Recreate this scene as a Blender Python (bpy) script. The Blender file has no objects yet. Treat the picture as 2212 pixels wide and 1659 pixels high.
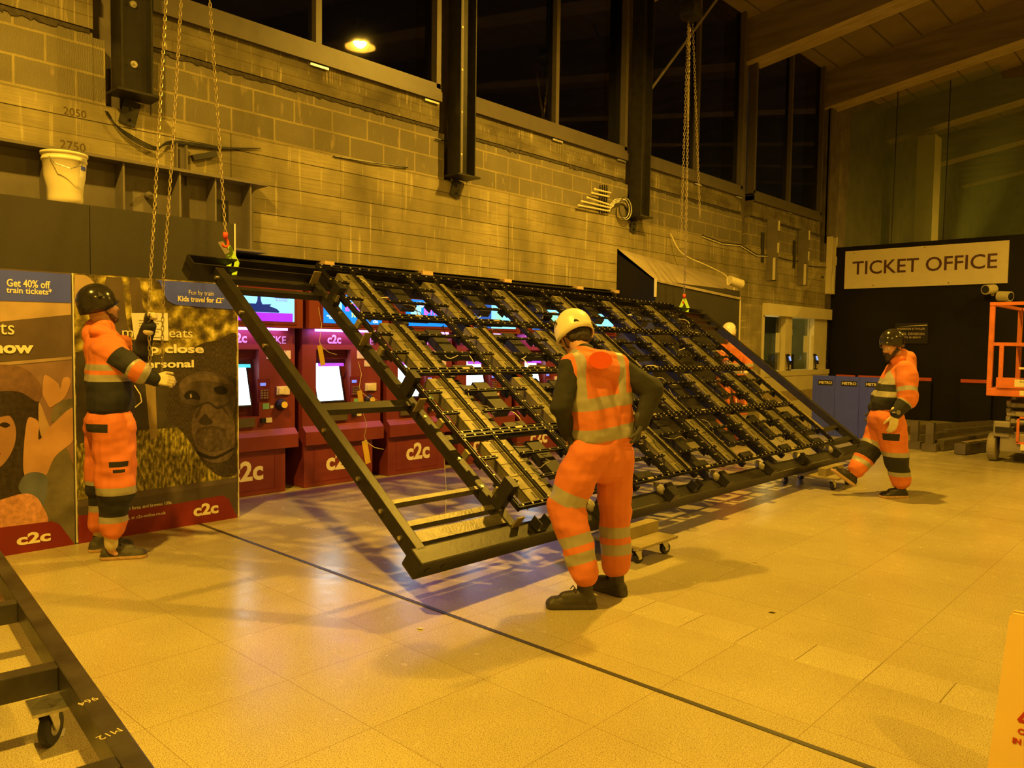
import bpy, bmesh, math, random
from mathutils import Vector, Matrix, noise
import numpy as np
random.seed(7)
SC=bpy.context.scene; COL=SC.collection
V=Vector; PI=math.pi
# ---------------------------------------------------------------- camera, world, exposure
F_PX=1682.6; CX,CY=1106.0,829.5
_y,_p,_r=[math.radians(a) for a in (42.857,3.022,.7548)]
CF=V((-math.sin(_y)*math.cos(_p),math.cos(_y)*math.cos(_p),-math.sin(_p)))
_rt=V((math.cos(_y),math.sin(_y),0)); _up=_rt.cross(CF)
CR=_rt*math.cos(_r)+_up*math.sin(_r); CU=-_rt*math.sin(_r)+_up*math.cos(_r)
CC=V((0,0,1.58))
cam=bpy.data.objects.new('camera',bpy.data.cameras.new('camera')); COL.objects.link(cam)
m=Matrix((CR,CU,-CF)).transposed().to_4x4(); m.translation=CC; cam.matrix_world=m
cam.data.sensor_width=36; cam.data.lens=36*F_PX/2212; cam.data.clip_end=200
SC.camera=cam
SC.view_settings.view_transform='Standard'; SC.view_settings.look='None'; SC.view_settings.gamma=1
SC.view_settings.exposure=0.12
w=bpy.data.worlds.new('night'); SC.world=w; w.use_nodes=True
w.node_tree.nodes['Background'].inputs[0].default_value=(.35,.3,.25,1)
w.node_tree.nodes['Background'].inputs[1].default_value=.02
LAMP=(1,.54,.042)
LAMPS=[(-3.45,8.0,6.66,2200),(-3.45,0.0,6.5,2350),(4.6,8.0,6.9,1100),(4.6,0.0,6.9,1300),(2.0,22.5,6.9,4500),(0.8,15.2,6.9,900)]  # first two inferred; the rest unseen, added to light floor, netting and sign
for x,y,z,p in LAMPS:
    l=bpy.data.lights.new('pendant_light','POINT'); l.energy=p; l.color=LAMP; l.shadow_soft_size=.10
    o=bpy.data.objects.new('pendant_light',l); o.location=(x,y,z-.06); COL.objects.link(o)
def ray(u,v): return CF+CR*((u-CX)/F_PX)-CU*((v-CY)/F_PX)
def onx(u,v,x): r=ray(u,v); return CC+r*((x-CC.x)/r.x)
def ony(u,v,y): r=ray(u,v); return CC+r*((y-CC.y)/r.y)
def onz(u,v,z=0): r=ray(u,v); return CC+r*((z-CC.z)/r.z)
def ond(u,v,d): return CC+ray(u,v)*d
# ---------------------------------------------------------------- materials
MATS={}
def P(name,col,rough=.6,metal=0,var=.12,scale=6,bump=0,emit=None,es=0,spec=.5,stretch=None,bscale=None):
    if name in MATS: return MATS[name]
    mt=bpy.data.materials.new(name); mt.use_nodes=True; nt=mt.node_tree; b=nt.nodes['Principled BSDF']
    b.inputs['Roughness'].default_value=rough; b.inputs['Metallic'].default_value=metal
    b.inputs['Specular IOR Level'].default_value=spec
    tc=nt.nodes.new('ShaderNodeTexCoord'); mp=nt.nodes.new('ShaderNodeMapping'); nt.links.new(tc.outputs['Object'],mp.inputs[0])
    if stretch: mp.inputs['Scale'].default_value=stretch
    n=nt.nodes.new('ShaderNodeTexNoise'); n.inputs['Scale'].default_value=scale; n.inputs['Detail'].default_value=5
    nt.links.new(mp.outputs[0],n.inputs[0])
    r=nt.nodes.new('ShaderNodeValToRGB'); r.color_ramp.elements[0].position=.3; r.color_ramp.elements[1].position=.72
    r.color_ramp.elements[0].color=[c*(1-var) for c in col]+[1]; r.color_ramp.elements[1].color=[min(1,c*(1+var)) for c in col]+[1]
    nt.links.new(n.outputs[0],r.inputs[0]); nt.links.new(r.outputs[0],b.inputs['Base Color'])
    if bump:
        n2=nt.nodes.new('ShaderNodeTexNoise'); n2.inputs['Scale'].default_value=bscale or scale*4; n2.inputs['Detail'].default_value=6
        nt.links.new(mp.outputs[0],n2.inputs[0]); bp=nt.nodes.new('ShaderNodeBump'); bp.inputs['Strength'].default_value=bump; bp.inputs['Distance'].default_value=.01
        nt.links.new(n2.outputs[0],bp.inputs['Height']); nt.links.new(bp.outputs[0],b.inputs['Normal'])
    if emit: b.inputs['Emission Color'].default_value=(*emit,1); b.inputs['Emission Strength'].default_value=es
    MATS[name]=mt; return mt
class NG:
    def __init__(s,name):
        s.m=bpy.data.materials.new(name); s.m.use_nodes=True; s.t=s.m.node_tree; s.b=s.t.nodes['Principled BSDF']; s.tc=s.t.nodes.new('ShaderNodeTexCoord'); MATS[name]=s.m
    def n(s,k,**i):
        o=s.t.nodes.new(k)
        for a,b in i.items():
            if a in o.inputs: s.set(o,a,b)
            else: setattr(o,a,b)
        return o
    def set(s,o,a,b):
        if isinstance(b,bpy.types.NodeSocket): s.t.links.new(b,o.inputs[a])
        else: o.inputs[a].default_value=b
    def noise(s,vec,sc,det=5): o=s.n('ShaderNodeTexNoise'); s.set(o,'Vector',vec); s.set(o,'Scale',sc); s.set(o,'Detail',det); return o.outputs[0]
    def ramp(s,f,stops):
        o=s.n('ShaderNodeValToRGB'); s.t.links.new(f,o.inputs[0]); e=o.color_ramp.elements
        while len(e)<len(stops): e.new(.5)
        for k,(p,c) in zip(e,stops): k.position=p; k.color=(*c,1)
        return o.outputs[0]
    def mix(s,f,a,b,mode='MIX'):
        o=s.n('ShaderNodeMix',data_type='RGBA',blend_type=mode)
        for i,vv in ((0,f),(6,a),(7,b)):
            if isinstance(vv,bpy.types.NodeSocket): s.t.links.new(vv,o.inputs[i])
            else: o.inputs[i].default_value=vv if i==0 else (*vv,1)
        return o.outputs[2]
    def swz(s,order):   # reorder object coordinates
        sp=s.n('ShaderNodeSeparateXYZ'); s.t.links.new(s.tc.outputs['Object'],sp.inputs[0]); cb=s.n('ShaderNodeCombineXYZ')
        for i,k in enumerate(order):
            if k is not None: s.t.links.new(sp.outputs[k],cb.inputs[i])
        return cb.outputs[0]
    def map(s,vec,loc=(0,0,0),sc=(1,1,1)): o=s.n('ShaderNodeMapping'); s.t.links.new(vec,o.inputs[0]); o.inputs['Location'].default_value=loc; o.inputs['Scale'].default_value=sc; return o.outputs[0]
    def brick(s,vec,wd,rh,mortar,c1,c2,cm,offset=.5,smooth=.1):
        o=s.n('ShaderNodeTexBrick',offset=offset); s.set(o,'Vector',vec); s.set(o,'Scale',1.0); s.set(o,'Brick Width',wd); s.set(o,'Row Height',rh); s.set(o,'Mortar Size',mortar); s.set(o,'Mortar Smooth',smooth)
        for k,c in (('Color1',c1),('Color2',c2),('Mortar',cm)): s.set(o,k,(*c,1))
        return o
    def out(s,col,rough,height=None,bs=.4,bd=.01):
        s.t.links.new(col,s.b.inputs['Base Color'])
        if isinstance(rough,bpy.types.NodeSocket): s.t.links.new(rough,s.b.inputs['Roughness'])
        else: s.b.inputs['Roughness'].default_value=rough
        if height: bp=s.n('ShaderNodeBump'); bp.inputs['Strength'].default_value=bs; bp.inputs['Distance'].default_value=bd; s.t.links.new(height,bp.inputs['Height']); s.t.links.new(bp.outputs[0],s.b.inputs['Normal'])
        return s.m
def floor_mat():
    g=NG('terrazzo'); ob=g.tc.outputs['Object']
    bk=g.brick(g.map(ob,(1.23,.68,0)),.645,.645,.0022,(.58,.53,.32),(.53,.48,.29),(.36,.30,.16),0)
    bk2=g.brick(g.map(ob,(.90,.0,0)),.33,30,.003,(.64,.60,.38),(.60,.55,.35),(.28,.23,.12),0)
    sp=g.n('ShaderNodeSeparateXYZ'); g.t.links.new(ob,sp.inputs[0])
    a=g.n('ShaderNodeMath',operation='COMPARE'); g.t.links.new(sp.outputs[1],a.inputs[0]); a.inputs[1].default_value=3.945; a.inputs[2].default_value=.145
    base=g.mix(a.outputs[0],bk.outputs[0],bk2.outputs[0])
    s1=g.noise(ob,215,2); s2=g.noise(ob,260,1); big=g.noise(ob,1.1,4); vo=g.n('ShaderNodeTexVoronoi'); g.set(vo,'Vector',ob); g.set(vo,'Scale',55.0)
    c=g.mix(g.ramp(s1,[(.385,(.85,.85,.85)),(.485,(0,0,0))]),base,(.19,.135,.05))
    c=g.mix(g.ramp(s2,[(.58,(0,0,0)),(.70,(.5,.5,.5))]),c,(.85,.80,.66))
    c=g.mix(g.ramp(vo.outputs[0],[(.05,(1,1,1)),(.09,(0,0,0))]),c,(.16,.11,.06))
    c=g.mix(.35,c,g.mix(g.ramp(big,[(.3,(0,0,0)),(.7,(1,1,1))]),(.45,.40,.3),(1,1,1)),'MULTIPLY')
    rg=g.n('ShaderNodeMapRange'); g.t.links.new(g.noise(ob,9,5),rg.inputs[0]); rg.inputs[3].default_value=.14; rg.inputs[4].default_value=.34
    return g.out(c,rg.outputs[0],s1,.05,.002)
def board_mat(name,col=(.42,.365,.19),vert=False):
    g=NG(name); ob=g.tc.outputs['Object']; yz=g.swz((2,1,0) if vert else (1,2,0))
    b1=g.brick(g.map(yz,(.2,-2.545,0)),3.9,.285,.004,(1,1,1),(.9,.9,.9),(.12,.1,.08),.0)
    b2=g.brick(g.map(yz,(1.1,-2.545,0)),2.3,.095 if vert else .1425,.0035,(1,1,1),(.74,.74,.74),(.5,.46,.4),.37)
    st=g.noise(g.map(yz,(0,0,0),(.9,.5,1)),2.3,8); gr=g.noise(g.map(yz,(0,0,0),(3,55,3)),1.2,5); dr=g.noise(g.map(yz,(0,0,0),(16,.9,1)),1.5,6)
    c=g.mix(g.ramp(st,[(.3,(0,0,0)),(.68,(1,1,1))]),[k*.45 for k in col],[min(1,k*1.12) for k in col])
    c=g.mix(g.ramp(gr,[(.35,(.5,.5,.5)),(.6,(0,0,0))]),c,[k*.6 for k in col])
    c=g.mix(g.ramp(dr,[(.60,(0,0,0)),(.70,(.55,.55,.55))]),c,[min(1,k*1.7) for k in col])
    c=g.mix(1.0,c,b2.outputs[0],'MULTIPLY'); c=g.mix(1.0 if not vert else 0.0,c,b1.outputs[0],'MULTIPLY')
    h=g.n('ShaderNodeMath',operation='ADD'); g.t.links.new(b2.outputs[0],h.inputs[0]); g.t.links.new(gr,h.inputs[1])
    return g.out(c,.85,h.outputs[0],.5,.006)
def block_mat():
    g=NG('concrete_block'); yz=g.swz((1,2,0))
    wob=g.noise(yz,5,3); mx=g.n('ShaderNodeMixRGB'); mx.inputs[0].default_value=.012; g.t.links.new(yz,mx.inputs[1]); g.t.links.new(wob,mx.inputs[2])
    b=g.brick(g.map(mx.outputs[0],(.15,-3.53,0)),.45,.225,.011,(.185,.165,.11),(.15,.135,.09),(.36,.31,.14),.5,.35)
    hb=g.n('ShaderNodeTexWave',wave_profile='SIN'); g.set(hb,'Vector',g.map(yz,(0,0,0),(1,1,1))); g.set(hb,'Scale',18.0); g.set(hb,'Distortion',9.0); g.set(hb,'Detail',3.0)
    c=g.mix(g.ramp(hb.outputs[0],[(.3,(.28,.28,.28)),(.6,(0,0,0))]),b.outputs[0],(.23,.20,.13))
    st=g.noise(yz,2.4,7); c=g.mix(g.ramp(st,[(.35,(.5,.5,.5)),(.6,(0,0,0))]),c,(.13,.11,.07))
    c=g.mix(g.ramp(g.noise(g.map(yz,(3,1,0),(9,2,1)),1.4,6),[(.62,(0,0,0)),(.7,(.6,.6,.6))]),c,(.36,.30,.16))
    h=g.n('ShaderNodeMath',operation='ADD'); g.t.links.new(b.outputs['Fac'],h.inputs[0]); g.t.links.new(hb.outputs[0],h.inputs[1])
    return g.out(c,.9,h.outputs[0],.35,.006)
FLOOR=floor_mat(); BOARD=board_mat('board_marked_concrete'); BOARDV=board_mat('vertical_board_concrete',(.46,.40,.22),True); BLOCK=block_mat()
def cap_mat():
    g=NG('weathered_cap_concrete'); yz=g.swz((1,2,0))
    st=g.noise(g.map(yz,(0,0,0),(1.2,2,1)),2.2,6); dr=g.noise(g.map(yz,(0,0,0),(30,1.6,1)),1.3,5); lg=g.noise(g.map(yz,(5,0,0),(.7,3,1)),2,3)
    c=g.mix(g.ramp(st,[(.32,(0,0,0)),(.66,(1,1,1))]),(.085,.07,.04),(.19,.165,.09))
    c=g.mix(g.ramp(dr,[(.56,(0,0,0)),(.66,(.8,.8,.8))]),c,g.mix(g.ramp(lg,[(.42,(0,0,0)),(.55,(1,1,1))]),(.12,.10,.06),(.42,.36,.20)))
    b=g.brick(g.map(yz,(0,-4.16,0)),2.1,.098,.003,(1,1,1),(.85,.85,.85),(.5,.45,.4)); c=g.mix(1.0,c,b.outputs[0],'MULTIPLY')
    return g.out(c,.9,dr,.4,.005)
CAP=cap_mat()
DKCONC=P('dark_concrete',(.13,.11,.09),.9,var=.3,scale=3,bump=.3)
CREAM=P('cream_paint',(.74,.68,.46),.5,var=.06,scale=3)
BLKPAINT=P('black_hoarding_paint',(.010,.009,.008),.6,var=.3,scale=1.3,bump=.06,spec=.15)
DKPAINT=P('dark_grey_hoarding_paint',(.038,.034,.026),.6,var=.14,scale=1.4,bump=.1,bscale=40)
STEEL=P('black_primed_steel',(.018,.016,.012),.42,var=.3,scale=9,bump=.12,spec=.4)
STEELW=P('worn_primed_steel',(.10,.09,.065),.36,metal=.3,var=.35,scale=14,bump=.25)
MILL=P('mill_scale_steel',(.085,.078,.068),.38,metal=.5,var=.45,scale=5,bump=.15)
BLACK=P('black_satin',(.016,.015,.015),.4,var=.2)
GREYM=P('grey_girder_paint',(.17,.15,.12),.6,var=.15,scale=4,bump=.1)
ZINC=P('zinc_plated',(.62,.6,.55),.3,metal=.9,var=.15,scale=30)
RUB=P('black_rubber',(.02,.02,.02),.6)
BRONZE=P('brown_window_frame',(.09,.075,.06),.45,var=.1)
TIM=P('pale_timber',(.62,.45,.25),.7,var=.2,scale=4,stretch=(1,1,9))
PLYG=P('painted_plywood',(.30,.25,.13),.6,var=.2,scale=6)
ORANGE=P('orange_hi_vis',(.66,.185,.06),.75,var=.07,scale=5,bump=.12,bscale=60,emit=(1,.12,.01),es=.0)
REFL=P('reflective_tape',(.36,.34,.29),.4,var=.08,scale=12)
NAVY=P('navy_fabric',(.018,.019,.027),.85,var=.25,bump=.15,bscale=50)
CAMO=P('dark_grey_trainer',(.07,.065,.055),.7,var=.3,scale=20)
SKIN=P('skin',(.55,.30,.19),.55,var=.08,scale=10)
HAIR=P('dark_hair',(.03,.022,.018),.7,var=.4,scale=60)
WHITE=P('white_paint',(.82,.80,.74),.5,var=.05)
REDM=P('machine_red',(.20,.034,.030),.42,var=.06,scale=2)
REDD=P('machine_dark_red',(.15,.012,.022),.45,var=.08)
GLASSB=P('dark_plastic',(.03,.03,.03),.2)
BLUEP=P('poster_blue',(.07,.10,1.0),.5,var=.03)
REDP=P('poster_red',(.22,.016,.02),.5,var=.04)
YEL=P('yellow_plastic',(.8,.55,.1),.5,var=.05)
ORP=P('orange_machine_paint',(.62,.16,.045),.5,var=.2,scale=6)
LGREY=P('lift_grey',(.26,.235,.2),.5,var=.2,scale=5)
LIME=P('lime_webbing',(.38,.65,.06),.7,var=.12,scale=30)
REDH=P('red_hook',(.75,.09,.03),.45,var=.15)
LEATH=P('pale_glove',(.70,.62,.42),.7,var=.1,bump=.1)
GLOVED=P('dark_glove',(.05,.05,.05),.7,var=.2)
SOLE=P('tan_sole',(.55,.36,.2),.5,var=.2,scale=30)
PLAST=P('clear_bag_plastic',(.26,.24,.2),.18,var=.2,scale=10,bump=.9,bscale=18)
def EM(name,c,s):
    if name in MATS: return MATS[name]
    return P(name,(.01,.01,.01),.3,emit=c,es=s)
# ---------------------------------------------------------------- mesh helpers
class MB:
    def __init__(s): s.v=[]; s.f=[]; s.mi=[]; s.cur=0; s.mats=[]
    def use(s,m):
        if m not in s.mats: s.mats.append(m)
        s.cur=s.mats.index(m); return s
    def add(s,vs,fs):
        o=len(s.v); s.v+=[tuple(v) for v in vs]; s.f+=[tuple(o+i for i in f) for f in fs]; s.mi+=[s.cur]*len(fs); return s
    def frame(s,o,X,Y,Z,sx,sy,sz,bev=0):
        o=V(o);X=V(X);Y=V(Y);Z=V(Z)
        c=[o+X*(a*sx/2)+Y*(b*sy/2)+Z*(d*sz/2) for a in(-1,1) for b in(-1,1) for d in(-1,1)]
        return s.add(c,[(0,1,3,2),(4,6,7,5),(0,4,5,1),(2,3,7,6),(0,2,6,4),(1,5,7,3)])
    def box(s,a,b):   # min / max corners
        a=V(a);b=V(b); return s.frame((a+b)/2,(1,0,0),(0,1,0),(0,0,1),*(abs(b[i]-a[i]) for i in range(3)))
    def bar(s,a,b,wd,h,up=(0,0,1)):   # square bar between points
        a=V(a);b=V(b);d=(b-a);L=d.length;d.normalize(); up=V(up)
        if abs(d.dot(up))>.98: up=V((1,0,0))
        X=d.cross(up).normalized(); Z=X.cross(d); return s.frame((a+b)/2,X,d,Z,wd,L,h)
    def tube(s,pts,r,n=8,close=False):
        pts=[V(p) for p in pts]; vs=[];fs=[]; k=len(pts); prev=None
        for i,p in enumerate(pts):
            t=(pts[(i+1)%k] if (close or i<k-1) else p)-(pts[i-1] if (close or i>0) else p); t.normalize()
            if prev is None: prev=t.orthogonal().normalized()
            prev=(prev-t*prev.dot(t)).normalized(); b=t.cross(prev); rr=r[i] if isinstance(r,(list,tuple)) else r
            vs+=[p+(prev*math.cos(2*PI*j/n)+b*math.sin(2*PI*j/n))*rr for j in range(n)]
        for i in range(k if close else k-1):
            for j in range(n):
                a=i*n+j;b2=i*n+(j+1)%n;c=((i+1)%k)*n+(j+1)%n;d=((i+1)%k)*n+j; fs.append((a,b2,c,d))
        if not close: fs+=[tuple(range(n))[::-1],tuple((k-1)*n+j for j in range(n))]
        return s.add(vs,fs)
    def cyl(s,a,b,r,n=16,r2=None): return s.tube([a,b],[r,r if r2 is None else r2],n)
    def lathe(s,prof,o=(0,0,0),n=24,axis='z'):
        vs=[];fs=[];k=len(prof); o=V(o)
        for (r,h) in prof:
            for j in range(n):
                c,q=math.cos(2*PI*j/n)*r,math.sin(2*PI*j/n)*r
                vs.append(o+V({'z':(c,q,h),'x':(h,c,q),'y':(q,h,c)}[axis]))
        for i in range(k-1):
            for j in range(n): fs.append((i*n+j,i*n+(j+1)%n,(i+1)*n+(j+1)%n,(i+1)*n+j))
        return s.add(vs,fs)
    def poly(s,pts,nrm,th):  # extruded planar polygon
        nrm=V(nrm);pts=[V(p) for p in pts];k=len(pts)
        return s.add(pts+[p+nrm*th for p in pts],[tuple(range(k))[::-1],tuple(range(k,2*k))]+[(i,(i+1)%k,k+(i+1)%k,k+i) for i in range(k)])
    def ball(s,c,r,n=12,sc=(1,1,1),R=None):
        vs=[];fs=[];h=n//2;c=V(c)
        for i in range(h+1):
            th=PI*i/h
            for j in range(n):
                p=V((math.sin(th)*math.cos(2*PI*j/n)*sc[0],math.sin(th)*math.sin(2*PI*j/n)*sc[1],math.cos(th)*sc[2]))*r
                vs.append(c+(R@p if R else p))
        for i in range(h):
            for j in range(n): fs.append((i*n+j,(i+1)*n+j,(i+1)*n+(j+1)%n,i*n+(j+1)%n))
        return s.add(vs,fs)
    def build(s,name,mat=None,parent=None,smooth=False,bevel=0,M=None):
        me=bpy.data.meshes.new(name); me.from_pydata(s.v,[],s.f); 
        ms=s.mats if s.mats else [mat]
        for q in ms: me.materials.append(q)
        me.polygons.foreach_set('material_index',s.mi)
        bm=bmesh.new(); bm.from_mesh(me); bmesh.ops.remove_doubles(bm,verts=bm.verts,dist=1e-6); bmesh.ops.recalc_face_normals(bm,faces=bm.faces)
        if bevel: 
            ed=[e for e in bm.edges if len(e.link_faces)==2 and e.calc_face_angle(0)>.6]
            bmesh.ops.bevel(bm,geom=ed,offset=bevel,segments=2,affect='EDGES',profile=.6,clamp_overlap=True)
        bm.to_mesh(me); bm.free()
        if smooth: me.shade_smooth()
        o=bpy.data.objects.new(name,me); COL.objects.link(o)
        if parent: o.parent=parent
        if M: o.matrix_world=M
        return o
def loc(o,*pts):   # world points into thing-local
    return [V(p)-o.location for p in pts]
def tag(o,label,cat,group=None,kind=None):
    o['label']=label;o['category']=cat
    if group:o['group']=group
    if kind:o['kind']=kind
    return o
def thing(name,label,cat,loc=(0,0,0),rz=0,group=None,M=None):
    o=bpy.data.objects.new(name,None); o.empty_display_size=.1; COL.objects.link(o)
    if M: o.matrix_world=M
    else: o.location=loc;o.rotation_euler=(0,0,rz)
    return tag(o,label,cat,group)
def struct(name,mb,mat=None,parent=None,**k):
    o=mb.build(name,mat,parent,**k)
    if not parent:o['kind']='structure'
    return o
def copy_tree(o,parent=None):
    c=o.copy();COL.objects.link(c);c.parent=parent
    for ch in list(o.children): copy_tree(ch,c)
    return c
FACEX=Matrix(((0,0,1),(1,0,0),(0,1,0)))      # text lying on a wall that faces +x
FACEY=Matrix(((1,0,0),(0,0,-1),(0,1,0)))     # facing -y
DG=bpy.context.evaluated_depsgraph_get
def text(name,s,size,pos,rot,mat,parent=None,align='CENTER',bold=0,th=.0006,sx=1,shear=0,fit=None,fith=None,space=1):
    cu=bpy.data.curves.new(name,'FONT'); cu.body=s; cu.size=size; cu.align_x=align; cu.align_y='BOTTOM_BASELINE'; cu.offset=bold; cu.extrude=th; cu.resolution_u=3; cu.shear=shear; cu.space_character=space
    o=bpy.data.objects.new(name,cu); COL.objects.link(o); bpy.context.view_layer.update()
    me=bpy.data.meshes.new_from_object(o.evaluated_get(DG())); bpy.data.objects.remove(o); bpy.data.curves.remove(cu)
    xs=[v.co.x for v in me.vertices]; ys=[v.co.y for v in me.vertices]
    fx=sx; fy=1
    if fit: fx=fit/(max(xs)-min(xs))
    if fith: fy=fith/(max(ys)-min(ys))
    for v in me.vertices: v.co=V((v.co.x*fx,v.co.y*fy,v.co.z))
    me.materials.clear(); me.materials.append(mat); me.name=name
    o=bpy.data.objects.new(name,me); COL.objects.link(o); p=V(pos)
    if parent: o.parent=parent; p=parent.matrix_basis.inverted()@p if parent.rotation_euler.z==0 and parent.parent is None else p
    M=rot.to_4x4(); M.translation=p; o.matrix_local=M
    return o
def spline(pts,n=6):
    out=[];k=len(pts)
    for i in range(k):
        p0,p1,p2,p3=[V(pts[(i+j-1)%k]) for j in range(4)]
        for q in range(n):
            t=q/n; out.append(.5*((2*p1)+(p2-p0)*t+(2*p0-5*p1+4*p2-p3)*t*t+(3*p1-p0-3*p2+p3)*t**3))
    return out
WX=-7.15
def osp(pts,n=5):
    P_=[V(p) for p in pts]; P_=[P_[0]*2-P_[1]]+P_+[P_[-1]*2-P_[-2]]; out=[]
    for i in range(1,len(P_)-2):
        p0,p1,p2,p3=P_[i-1:i+3]
        for q in range(n): t=q/n; out.append(.5*((2*p1)+(p2-p0)*t+(2*p0-5*p1+4*p2-p3)*t*t+(3*p1-p0-3*p2+p3)*t**3))
    return out+[P_[-2]]
# ---------------------------------------------------------------- setting
b=MB(); b.box((-7.9,-9,-.1),(10,34,0)); struct('floor',b,FLOOR)
b=MB(); b.use(P('dark_metal_strip',(.05,.045,.04),.4)).box((-6.42,3.006,0),(9.8,3.034,.003)); struct('trim_1',b)
NY=[2.72,6.6,10.5,14.4,18.3]          # bay grid
b=MB(); b.use(BOARD).box((WX-.3,-9,2.42),(WX,3.35+1.0,3.55)); b.box((WX-.3,4.35,2.42),(WX,18.75,3.55))
b.use(BOARDV).box((WX-.3,14.02,0),(WX,15.22,2.42))                     # shuttered pillar
b.use(BOARD).box((WX-.3,10.06,0),(WX,14.02,2.42)); b.box((WX-.3,18.66,0),(WX,18.8,2.42))
b.use(P('render_grey',(.55,.48,.34),.8)).box((WX-.3,15.22,0),(WX,18.66,.62))
ys=[-9]+[q for n in NY for q in (n-.26,n+.2)]
edges=[(-9,NY[0]-.24)]+[(NY[i]+.24,NY[i+1]-.24) for i in range(4)]
for a,c in edges:
    b.use(BLOCK).box((WX-.3,a,3.55),(WX-.012,c,4.13)); b.use(CAP).box((WX-.3,a,4.16),(WX,c,4.45)); b.use(DKCONC).box((WX-.3,a,4.13),(WX-.05,c,4.16))
for n in NY:
    b.use(DKCONC).box((WX-.45,n-.24,3.55),(WX-.16,n+.24,8.3)); b.use(BLOCK).box((WX-.16,n+.1,3.55),(WX-.02,n+.24,4.0)); b.box((WX-.16,n-.24,3.55),(WX-.02,n-.14,4.1))
struct('wall_left',b)
b=MB(); b.use(P('broken_mortar',(.055,.045,.03),.95,var=.4,scale=20))
for (a,c) in edges:                                                     # broken bedding edge above the blocks
    y=max(a,-1); base=.0
    while y<c-.05:
        n_=random.randint(2,7); L=min(random.uniform(.02,.06)*n_,c-y); pts=[(WX-.02,y,4.152),(WX-.02,y+L,4.152)]; base=random.choice((.004,.008,.02,.03))
        for k in range(n_,-1,-1): pts.append((WX-.02,y+L*k/n_,4.128-base*random.random()-.01*random.random()))
        b.poly(pts,(1,0,0),.018); y+=L
struct('trim_2',b)
b=MB(); b.use(P('recess_wall',(.16,.12,.09),.8)).box((-8.25,-2,0),(-8.15,10.2,2.42)); b.box((-8.2,10.06,0),(WX-.3,10.2,2.42)); b.box((-8.25,-2,2.42),(WX-.28,10.2,2.5)); struct('wall_recess',b)
GL=NG('window_glass'); 
def glassmat(name,tr,ro=.03):
    g=NG(name); t=g.t; t.nodes.remove(g.b); tp=g.n('ShaderNodeBsdfTransparent'); tp.inputs[0].default_value=(tr,tr,tr,1); gl=g.n('ShaderNodeBsdfGlossy'); gl.inputs['Roughness'].default_value=ro
    fr=g.n('ShaderNodeFresnel'); fr.inputs[0].default_value=1.5; mx=g.n('ShaderNodeMixShader'); ge=g.n('ShaderNodeNewGeometry'); su=g.n('ShaderNodeMath',operation='SUBTRACT'); su.inputs[0].default_value=1; t.links.new(ge.outputs['Backfacing'],su.inputs[1]); mu=g.n('ShaderNodeMath',operation='MULTIPLY'); t.links.new(su.outputs[0],mu.inputs[0]); t.links.new(fr.outputs[0],mu.inputs[1]); t.links.new(mu.outputs[0],mx.inputs[0]); t.links.new(tp.outputs[0],mx.inputs[1]); t.links.new(gl.outputs[0],mx.inputs[2]); t.links.new(mx.outputs[0],t.nodes['Material Output'].inputs[0]); return g.m
GLASS=glassmat('tinted_window_glass',.35); CGLASS=glassmat('clear_counter_glass',.85)
wi=0
for (a,c) in edges:
    a=max(a,-6); wi+=1; e=bpy.data.objects.new('window_%d'%wi,None); COL.objects.link(e); e['kind']='structure'
    mid=(a+c)/2+.02 if wi>1 else .82
    b=MB(); b.box((WX-.2,a,4.45),(WX+.05,c,4.56)); b.box((WX-.2,a,4.57),(WX+.02,c,4.66)); b.box((WX-.2,a,4.47),(WX+.03,c,4.60))
    for y in (a+.03,mid,c-.03): b.box((WX-.14,y-.035,4.6),(WX+(.0 if y==mid else .02),y+.035,8.1))
    b.box((WX-.14,a,8.0),(WX,c,8.15)); b.build('window_frame',BRONZE,e)
    b=MB(); b.box((WX-.09,a,4.6),(WX-.075,c,8.05)); b.build('pane',GLASS,e)
    b=MB(); b.use(ZINC); 
    for y in (mid-.12,c-.25): b.box((WX,y,4.415),(WX+.03,y+.22,4.44))
    b.build('fixing_clip',ZINC,e)
b=MB(); b.use(BLACK).box((-11,-7,4),(-10.9,20,9)); 
# roof rising away from the wall, downstand beams on the bay grid
SL=.155
def rz(x,z0): return z0+(x-WX)*SL
PLANK=NG('roof_plank'); g=PLANK
bk=g.brick(g.swz((0,1,2)),.58,60,.02,(.30,.23,.14),(.26,.20,.125),(.10,.075,.045),0); cc=g.mix(g.ramp(g.noise(g.tc.outputs['Object'],2.5,6),[(.3,(.5,.5,.5)),(.7,(0,0,0))]),bk.outputs[0],(.18,.13,.08)); g.out(cc,.8,bk.outputs['Fac'],.5,.02)
b=MB(); x0,x1=-7.6,10.
b.add([(x0,-9,rz(x0,7.95)),(x1,-9,rz(x1,7.95)),(x1,34,rz(x1,7.95)),(x0,34,rz(x0,7.95)),(x0,-9,rz(x0,8.2)),(x1,-9,rz(x1,8.2)),(x1,34,rz(x1,8.2)),(x0,34,rz(x0,8.2))],[(0,1,2,3),(7,6,5,4),(0,4,5,1),(1,5,6,2),(2,6,7,3),(3,7,4,0)]); struct('ceiling',b,PLANK.m)
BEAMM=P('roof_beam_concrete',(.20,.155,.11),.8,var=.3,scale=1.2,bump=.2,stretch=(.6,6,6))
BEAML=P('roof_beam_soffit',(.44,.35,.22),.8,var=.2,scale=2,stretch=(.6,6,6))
ti=2
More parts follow.
